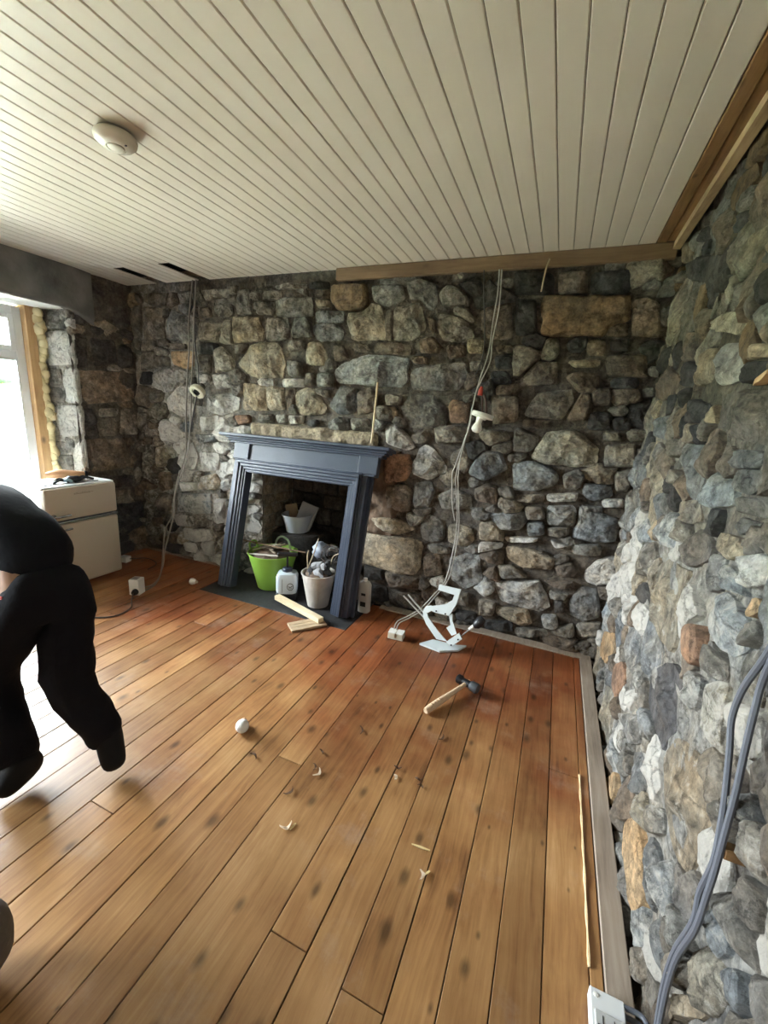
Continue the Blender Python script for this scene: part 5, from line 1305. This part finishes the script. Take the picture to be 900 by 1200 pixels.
# ------------------------------------------------------------------ fridge
fr = root('retro_fridge', (-3.82, 2.18, 0), 'cream two-door under-counter fridge freezer standing by the window', 'fridge')
M_FR = simple('cream_enamel', (.50, .43, .35), .35); M_FRT = simple('white_enamel', (.74, .76, .76), .3)
fx0_, fx1_, fy0_, fy1_ = -4.035, -3.595, 1.90, 2.468
m = MB(); m.box((fx0_, fy0_, .025), (fx1_-.05, fy1_, .866), .012); m.build('cabinet', M_FRT, fr)
m = MB(); m.box((fx0_, fy0_-.004, .855), (fx1_-.028, fy1_+.004, .875), .006); m.build('top', M_FRT, fr)
def rounded_panel(x0, x1, y0, y1, z0, z1, rad, nm, mat):
    m = MB(); pts = []
    for (cy, cz, a0) in ((y1-rad, z1-rad, 0), (y0+rad, z1-rad, 90), (y0+rad, z0+rad, 180), (y1-rad, z0+rad, 270)):
        for k in range(6): a = math.radians(a0+18*k); pts.append((cy+rad*math.cos(a), cz+rad*math.sin(a)))
    n = len(pts); cy, cz = (y0+y1)/2, (z0+z1)/2
    for x_, s in ((x0, 1), (x1-.012, 1), (x1-.004, .985), (x1, .955)):
        for (a, b) in pts: m.v.append((x_, cy+(a-cy)*s, cz+(b-cz)*s))
    for i in range(3):
        for k in range(n): m.f.append((i*n+k, i*n+(k+1) % n, (i+1)*n+(k+1) % n, (i+1)*n+k))
    m.f.append(tuple(3*n+k for k in range(n))); m.f.append(tuple(reversed(range(n))))
    return m.build(nm, mat, fr, smooth=True)
d1 = rounded_panel(fx1_-.052, fx1_, fy0_, fy1_, .030, .565, .016, 'fridge_door', M_FR)
d2 = rounded_panel(fx1_-.052, fx1_, fy0_, fy1_, .600, .862, .016, 'freezer_door', M_FR)
m = MB(); m.box((fx1_-.045, fy0_+.01, .567), (fx1_-.016, fy1_-.006, .598), .002); m.build('door_seal', simple('dark_seal', (.05, .055, .065), .5), fr)
m = MB(); m.box((fx1_-.04, fy0_+.012, .577), (fx1_+.004, fy1_-.004, .588), .003); m.build('trim_strip', simple('chrome', (.45, .48, .52), .25, metal=.8), fr)
for zc, dd in ((.640, d2), (.525, d1)):
    m = MB(); m.tube(catmull([(fx1_+.002, fy0_+.035, zc), (fx1_+.030, fy0_+.045, zc), (fx1_+.034, fy0_+.10, zc), (fx1_+.022, fy0_+.16, zc)], 5), .009, 10)
    m.lathe([(.022, 0), (.021, .010), (.012, .018)], (fx1_+.0, fy0_+.045, zc), 14, axis=(1, 0, 0)); m.build('handle', simple('chrome', (.45, .48, .52), .25, metal=.8), dd, smooth=True)
m = MB(); m.box((fx1_-.02, fy1_-.055, .572), (fx1_+.010, fy1_-.008, .594), .003); m.build('hinge', simple('chrome', (.45, .48, .52), .25, metal=.8), fr)
m = MB()   # small worn badge lettering, too fine to read: run of strokes
rr = random.Random(2); y = fy0_+.215
for k in range(10):
    w = rr.uniform(.006, .011); m.box((fx1_-.0002, y, .800), (fx1_+.0012, y+w*.35, .800+rr.choice((.010, .016)))); m.box((fx1_-.0002, y, .800), (fx1_+.0012, y+w, .803)); y += w+.004
m.box((fx1_-.0002, y, .806), (fx1_+.0012, y+.02, .809)); m.build('badge', simple('badge_brown', (.14, .11, .09), .5), d2)
for a in (fy0_+.05, fy1_-.05):
    for b in (fx0_+.05, fx1_-.09):
        m = MB(); m.tube([(b, a, 0), (b, a, .03)], .016, 10); m.build('foot', M_BLACK, fr)
# on top of the fridge
m = MB(); vs = []; n = 16; c = Vector((-3.875, 2.235, .918)); a0 = math.radians(62)
tg = root('leather_pouch', (-3.86, 2.235, .876), 'tan rounded pouch with dark end lying on top of the fridge', 'pouch')
for i in range(13):
    f = i/12; L_ = -.14+.28*f; r_ = .042*(math.sin(math.pi*(.08+.84*f))**.45); 
    for k in range(n):
        th = 2*math.pi*k/n; m.v.append((c.x+L_*math.cos(a0)+r_*1.1*math.cos(th)*math.sin(a0), c.y+L_*math.sin(a0)-r_*1.1*math.cos(th)*math.cos(a0), c.z+r_*math.sin(th)+.006*math.sin(f*6)))
for i in range(12):
    for k in range(n): m.f.append((i*n+k, i*n+(k+1) % n, (i+1)*n+(k+1) % n, (i+1)*n+k))
m.f += [tuple(range(n)), tuple(12*n+k for k in range(n))]
m.build('body', simple('tan_leather', (.62, .34, .17), .6, var=.15), tg, smooth=True)
e_ = c+Vector((math.cos(a0), math.sin(a0), 0))*.135
m = MB(); m.tube([e_-Vector((math.cos(a0), math.sin(a0), 0))*.006, e_+Vector((math.cos(a0), math.sin(a0), 0))*.016], [.034, .026], 14); m.build('end_cap', M_BLACK, tg, smooth=True)
gl = root('black_glove', (-3.74, 2.20, .876), 'crumpled black and pale blue glove on the front of the fridge top', 'glove')
m = MB(); n = 14
for i in range(7):
    ph = math.pi*i/6
    for k in range(n):
        th = 2*math.pi*k/n; p = Vector((math.sin(ph)*math.cos(th), math.sin(ph)*math.sin(th), math.cos(ph))); s = 1+.55*noise.noise(p*2.7+Vector((3, 1, 0)))
        m.v.append((-3.725+p.x*.040*s, 2.20+p.y*.070*s, .900+p.z*.024*s))
for i in range(6):
    for k in range(n): m.f.append((i*n+k, i*n+(k+1) % n, (i+1)*n+(k+1) % n, (i+1)*n+k))
m.build('palm', M_BLACK, gl, smooth='all')
for k, (a, b, r_, mt) in enumerate((((-3.74, 2.26), (-3.72, 2.36), .010, M_BLACK), ((-3.76, 2.25), (-3.78, 2.35), .009, M_BLACK), ((-3.73, 2.14), (-3.70, 2.03), .010, M_BLACK), ((-3.755, 2.15), (-3.76, 2.06), .009, M_BLACK), ((-3.72, 2.12), (-3.695, 2.17), .012, simple('pale_blue_cuff', (.35, .48, .55), .7)))):
    m = MB(); m.tube(catmull([(a[0], a[1], .892), ((a[0]+b[0])/2, (a[1]+b[1])/2, .905+.006*(k % 2)), (b[0], b[1], .887)], 4), r_, 8); m.build('finger' if k < 4 else 'cuff', mt, gl, smooth=True)
m = MB(); m.tube(catmull([(-3.68, 1.95, .880), (-3.69, 2.05, .882), (-3.67, 2.2, .880), (-3.66, 2.36, .880)], 4), .004, 6); m.build('power_lead', M_CABLE_B, label='thin black cord lying along the front edge of the fridge top', cat='cord', smooth=True)

# ------------------------------------------------------------------ shavings on the floor
SH = [(-.777,1.353,1,.03),(-.458,1.491,1,.02),(-.363,1.523,0,.02),(-.758,1.082,1,.03),(-.26,1.241,2,.045),(-.221,1.15,1,.02),(-.716,1.679,0,.035),(-.326,1.818,0,.03),(-1.1,1.31,0,.03),(-.829,1.468,0,.02),(-.811,1.378,0,.025),(-.835,1.219,0,.03),(-.47,1.54,0,.022),(-.34,1.50,0,.018),(-.742,1.10,2,.02),(-.21,1.165,2,.014)]
SM = [simple('dark_bark', (.09, .045, .025), .8), simple('pale_shaving', (.60, .48, .36), .7), simple('new_pine_chip', (.62, .48, .24), .7)]
SL = ['dark curled wood shaving on the floorboards', 'pale curled wood shaving on the floorboards', 'straight yellow pine chip on the floorboards']
SLL = ['largest pale curled shaving midway between the bulb and the right wall', 'pale shaving beside two dark flakes at the middle of the floor', 'dark flake right beside the middle pale shaving', 'pale twisted shaving nearest the camera on the left', 'straight yellow pine chip lying alone on the right planks',
       'pale curl nearest the camera, below the yellow pine chip', 'longest dark sliver, left of the hammer handle', 'dark curved sliver right under the hammer handle end', 'dark curved sliver just right of and below the light bulb', 'small dark flake above the largest pale shaving',
       'dark curl touching the left of the largest pale shaving', 'thin dark sliver between the two pale left shavings', 'dark flake just above the middle pale shaving', 'smallest dark flake right of the middle pale shaving', 'short yellow chip beside the twisted pale shaving', 'tiny yellow chip beside the nearest pale curl']
SG = ['dark shavings on the floor', 'pale shavings on the floor', 'yellow chips on the floor']
rr = random.Random(12)
for k, (x_, y_, t_, s) in enumerate(SH):
    a = rr.uniform(0, 3.1)+(1.1 if t_ == 2 else 0); m = MB(); n = 8; cur = 0 if t_ == 2 else rr.uniform(.6, 1.4)
    for i in range(n):
        f = i/(n-1)-.5; u_ = f*s*1.6; v_ = cur*f*f*s*2; z_ = .003+abs(math.sin(f*4+k))*.006*(t_ != 2); w = (.004 if t_ != 1 else .006)*(1.2-abs(f)*1.4)
        cx = x_+u_*math.cos(a)-v_*math.sin(a); cy = y_+u_*math.sin(a)+v_*math.cos(a)
        m.v += [(cx+w*math.sin(a), cy-w*math.cos(a), z_), (cx-w*math.sin(a), cy+w*math.cos(a), z_), (cx-w*math.sin(a), cy+w*math.cos(a), z_+.003), (cx+w*math.sin(a), cy-w*math.cos(a), z_+.003)]
    for i in range(n-1):
        for q in range(4): m.f.append((i*4+q, i*4+(q+1) % 4, (i+1)*4+(q+1) % 4, (i+1)*4+q))
    m.f += [(0, 1, 2, 3), tuple((n-1)*4+q for q in (3, 2, 1, 0))]
    m.build('wood_shaving', SM[t_], label=SLL[k], cat='wood shaving', group=SG[t_])

# rounded dull brown thing at the lower left edge
m = MB(); n = 24
for i in range(15):
    ph = math.pi*i/14
    for k in range(n):
        th = 2*math.pi*k/n; p = Vector((math.sin(ph)*math.cos(th), math.sin(ph)*math.sin(th), math.cos(ph))); s = 1+.08*noise.noise(p*2)
        m.v.append((-1.275+p.x*.115*s, .335+p.y*.115*s, .13+p.z*.13*s))
for i in range(14):
    for k in range(n): m.f.append((i*n+k, i*n+(k+1) % n, (i+1)*n+(k+1) % n, (i+1)*n+k))
m.build('cloth_sack', simple('grey_brown_cloth', (.12, .10, .085), .9, bump=.3), label='rounded grey-brown cloth sack at the bottom left edge of the picture', cat='sack', smooth='all')

# ------------------------------------------------------------------ person bending down at the left
def skin(name, chains, mat, parent, sub=2, wrinkle=0, wscale=9, label=None):
    """chains: list of (parent_index, point, radius_x, radius_y)"""
    me = bpy.data.meshes.new(name); vs = [c[1] for c in chains]; es = [(c[0], i) for i, c in enumerate(chains) if c[0] is not None]
    me.from_pydata(vs, es, []); o = bpy.data.objects.new('tmp_'+name, me); COL.objects.link(o)
    o.modifiers.new('s', 'SKIN'); sv = me.skin_vertices[0].data
    for i, c in enumerate(chains): sv[i].radius = (c[2], c[3] if len(c) > 3 else c[2]); sv[i].use_root = (c[0] is None)
    sb = o.modifiers.new('u', 'SUBSURF'); sb.levels = sub; sb.render_levels = sub
    dg = bpy.context.evaluated_depsgraph_get(); dg.update(); ev = o.evaluated_get(dg); m2 = bpy.data.meshes.new_from_object(ev)
    v = [list(q.co) for q in m2.vertices]; f = [tuple(p.vertices) for p in m2.polygons]
    if wrinkle:
        nn = [q.normal.copy() for q in m2.vertices]
        for i, q in enumerate(v):
            p = Vector(q); w_ = (noise.noise(Vector((p.x*wscale, p.y*wscale, p.z*wscale*1.8)))+.5*noise.noise(p*wscale*2.3))*wrinkle
            v[i] = list(p+nn[i]*w_)
    bpy.data.objects.remove(o); bpy.data.meshes.remove(me); bpy.data.meshes.remove(m2)
    mb = MB(); mb.v = v; mb.f = f; return mb.build(name, mat, parent, smooth='all')
pr = root('person', (-1.85, .92, 0), 'person in black work clothes bending down to the left, back to the room', 'person')
M_SKIN = simple('skin', (.42, .24, .16), .55); M_JKT = simple('black_work_jacket', (.005, .006, .010), .9, bump=.2, bscale=50, spec=.2); M_TRS = simple('black_work_trousers', (.005, .005, .008), .9, bump=.25, bscale=50, spec=.2); M_BOOT = simple('black_boot_leather', (.005, .005, .006), .7, spec=.25)
pel = (-1.89, .98, .85); sp1 = (-2.0, .98, .935); sp2 = (-2.22, .97, 1.02); chst = (-2.45, .96, 1.07); nck = (-2.66, .95, 1.08); hb = (-2.76, .945, 1.05); hd_ = (-2.86, .94, .99)
Rh, Rk, Ra, Rt = (-1.865, 1.04, .76), (-1.79, .94, .39), (-1.655, 1.0, .14), (-1.545, .955, .035)
Lh, Lk, La, Lt = (-1.90, .90, .77), (-2.06, .78, .43), (-1.845, .77, .10), (-1.83, .66, .035)
Rs, Re, Rw, Rp = (-2.5, 1.14, 1.03), (-2.58, 1.18, .76), (-2.70, 1.12, .54), (-2.72, 1.10, .46)
Ls, Le, Lw, Lp = (-2.5, .78, 1.03), (-2.58, .72, .76), (-2.70, .76, .54), (-2.72, .78, .46)
body = [(None, pel, .13, .12), (0, (-2.0, .965, .905), .135, .125), (1, sp2, .135, .12), (2, chst, .14, .12), (3, nck, .06), (4, hb, .075, .07), (5, hd_, .09, .085), (6, (-2.93, .938, .93), .06, .055),
        (0, Rh, .09), (8, Rk, .058), (9, Ra, .04), (10, ((Ra[0]+Rt[0])/2, (Ra[1]+Rt[1])/2, (Ra[2]+Rt[2])/2), .02), (0, Lh, .09), (12, Lk, .058), (13, La, .04), (14, ((La[0]+Lt[0])/2, (La[1]+Lt[1])/2, (La[2]+Lt[2])/2), .02),
        (3, Rs, .06), (16, Re, .043), (17, Rw, .028), (18, Rp, .032, .02), (3, Ls, .06), (20, Le, .043), (21, Lw, .028), (22, Lp, .032, .02)]
for base, (px_, py_, pz_), sgn in ((19, Rp, 1), (23, Lp, -1)):     # five fingers on each hand, slightly curled
    for q, (dx, L_) in enumerate(((-.028, .06), (-.010, .07), (.009, .066), (.026, .05))):
        i0 = len(body); body.append((base, (px_+dx, py_, pz_-.035), .009)); body.append((i0, (px_+dx*1.15-.008, py_-.006*sgn, pz_-.035-L_*.5), .008)); body.append((i0+1, (px_+dx*1.2-.022, py_-.014*sgn, pz_-.035-L_*.95), .007))
    i0 = len(body); body.append((base, (px_-.036, py_-.012*sgn, pz_-.005), .010)); body.append((i0, (px_-.055, py_-.026*sgn, pz_-.035), .009))
bd_ = skin('body', body, M_SKIN, pr, 2)
hm = MB(); hm.lathe([(.0001, .115), (.05, .105), (.085, .07), (.100, .02), (.092, -.03)], (-2.86, .94, 1.0), 18, axis=(.35, 0, .9)); hm.build('hair', simple('dark_hair', (.03, .02, .015), .7, bump=.6, bscale=80), pr, smooth='all')
for sgn in (-1, 1):
    m = MB(); m.lathe([(.018, 0), (.016, .008), (.006, .010)], (-2.86, .94+sgn*.088, .985), 10, axis=(0, sgn, 0)); m.build('ear', M_SKIN, pr, smooth=True)
    m = MB(); m.lathe([(.0001, .012), (.008, .009), (.012, 0)], (-2.925, .94+sgn*.032, .945), 10, axis=(-.7, 0, -.7)); m.build('eye', M_WHITE, pr, smooth=True)
m = MB(); m.tube([(-2.945, .94, .95), (-2.965, .94, .925), (-2.958, .94, .912)], [.006, .013, .010], 8); m.build('nose', M_SKIN, pr, smooth=True)
m = MB(); m.tube([(-2.955, .918, .892), (-2.960, .94, .889), (-2.955, .962, .892)], .005, 8); m.build('mouth', simple('lips', (.35, .14, .11), .5), pr, smooth=True)
jk = [(None, (-1.845, .985, .865), .150, .150), (0, (-2.03, .98, .965), .165, .150), (1, (-2.24, .97, 1.04), .175, .16), (2, chst, .175, .15), (3, (-2.60, .95, 1.09), .09),
      (3, Rs, .085), (5, Re, .062), (6, Rw, .046), (3, Ls, .085), (8, Le, .062), (9, Lw, .046)]
skin('jacket', jk, M_JKT, pr, 2, .016, 7)
tr = [(None, (-1.88, .98, .80), .140, .135), (0, (-1.94, .98, .86), .120, .12), (0, Rh, .125), (2, ((Rh[0]+Rk[0])/2-.01, (Rh[1]+Rk[1])/2, (Rh[2]+Rk[2])/2), .118), (3, Rk, .100), (4, ((Rk[0]+Ra[0])/2, (Rk[1]+Ra[1])/2, (Rk[2]+Ra[2])/2+.01), .092), (5, (Ra[0]+.02, Ra[1]+.0, Ra[2]-.03), .066),
      (0, Lh, .125), (7, ((Lh[0]+Lk[0])/2, (Lh[1]+Lk[1])/2, (Lh[2]+Lk[2])/2), .122), (8, Lk, .108), (9, ((Lk[0]+La[0])/2, (Lk[1]+La[1])/2, (Lk[2]+La[2])/2), .102), (10, (La[0], La[1], La[2]-.015), .078)]
skin('trousers', tr, M_TRS, pr, 2, .014, 9)
def boot(a, t, heel, pr_):
    skin('boot', [(None, (a[0], a[1], a[2]+.07), .05), (0, a, .056), (1, heel, .044), (1, ((a[0]+t[0])/2, (a[1]+t[1])/2, (a[2]+t[2])/2), .054, .048), (3, t, .050, .038)], M_BOOT, pr_, 2)
boot(Ra, Rt, (-1.69, 1.03, .12), pr)
boot(La, (-1.83, .665, .040), (-1.825, .83, .048), pr)
m = MB(); m.box((-.012, -.003, -.03), (.012, .003, .03), .002); m.v = [(x-1.905, y+.815, z+.79) for x, y, z in m.v]; m.build('red_tag', simple('red_fabric', (.35, .03, .025), .7), pr, label='red fabric tag at the hip')
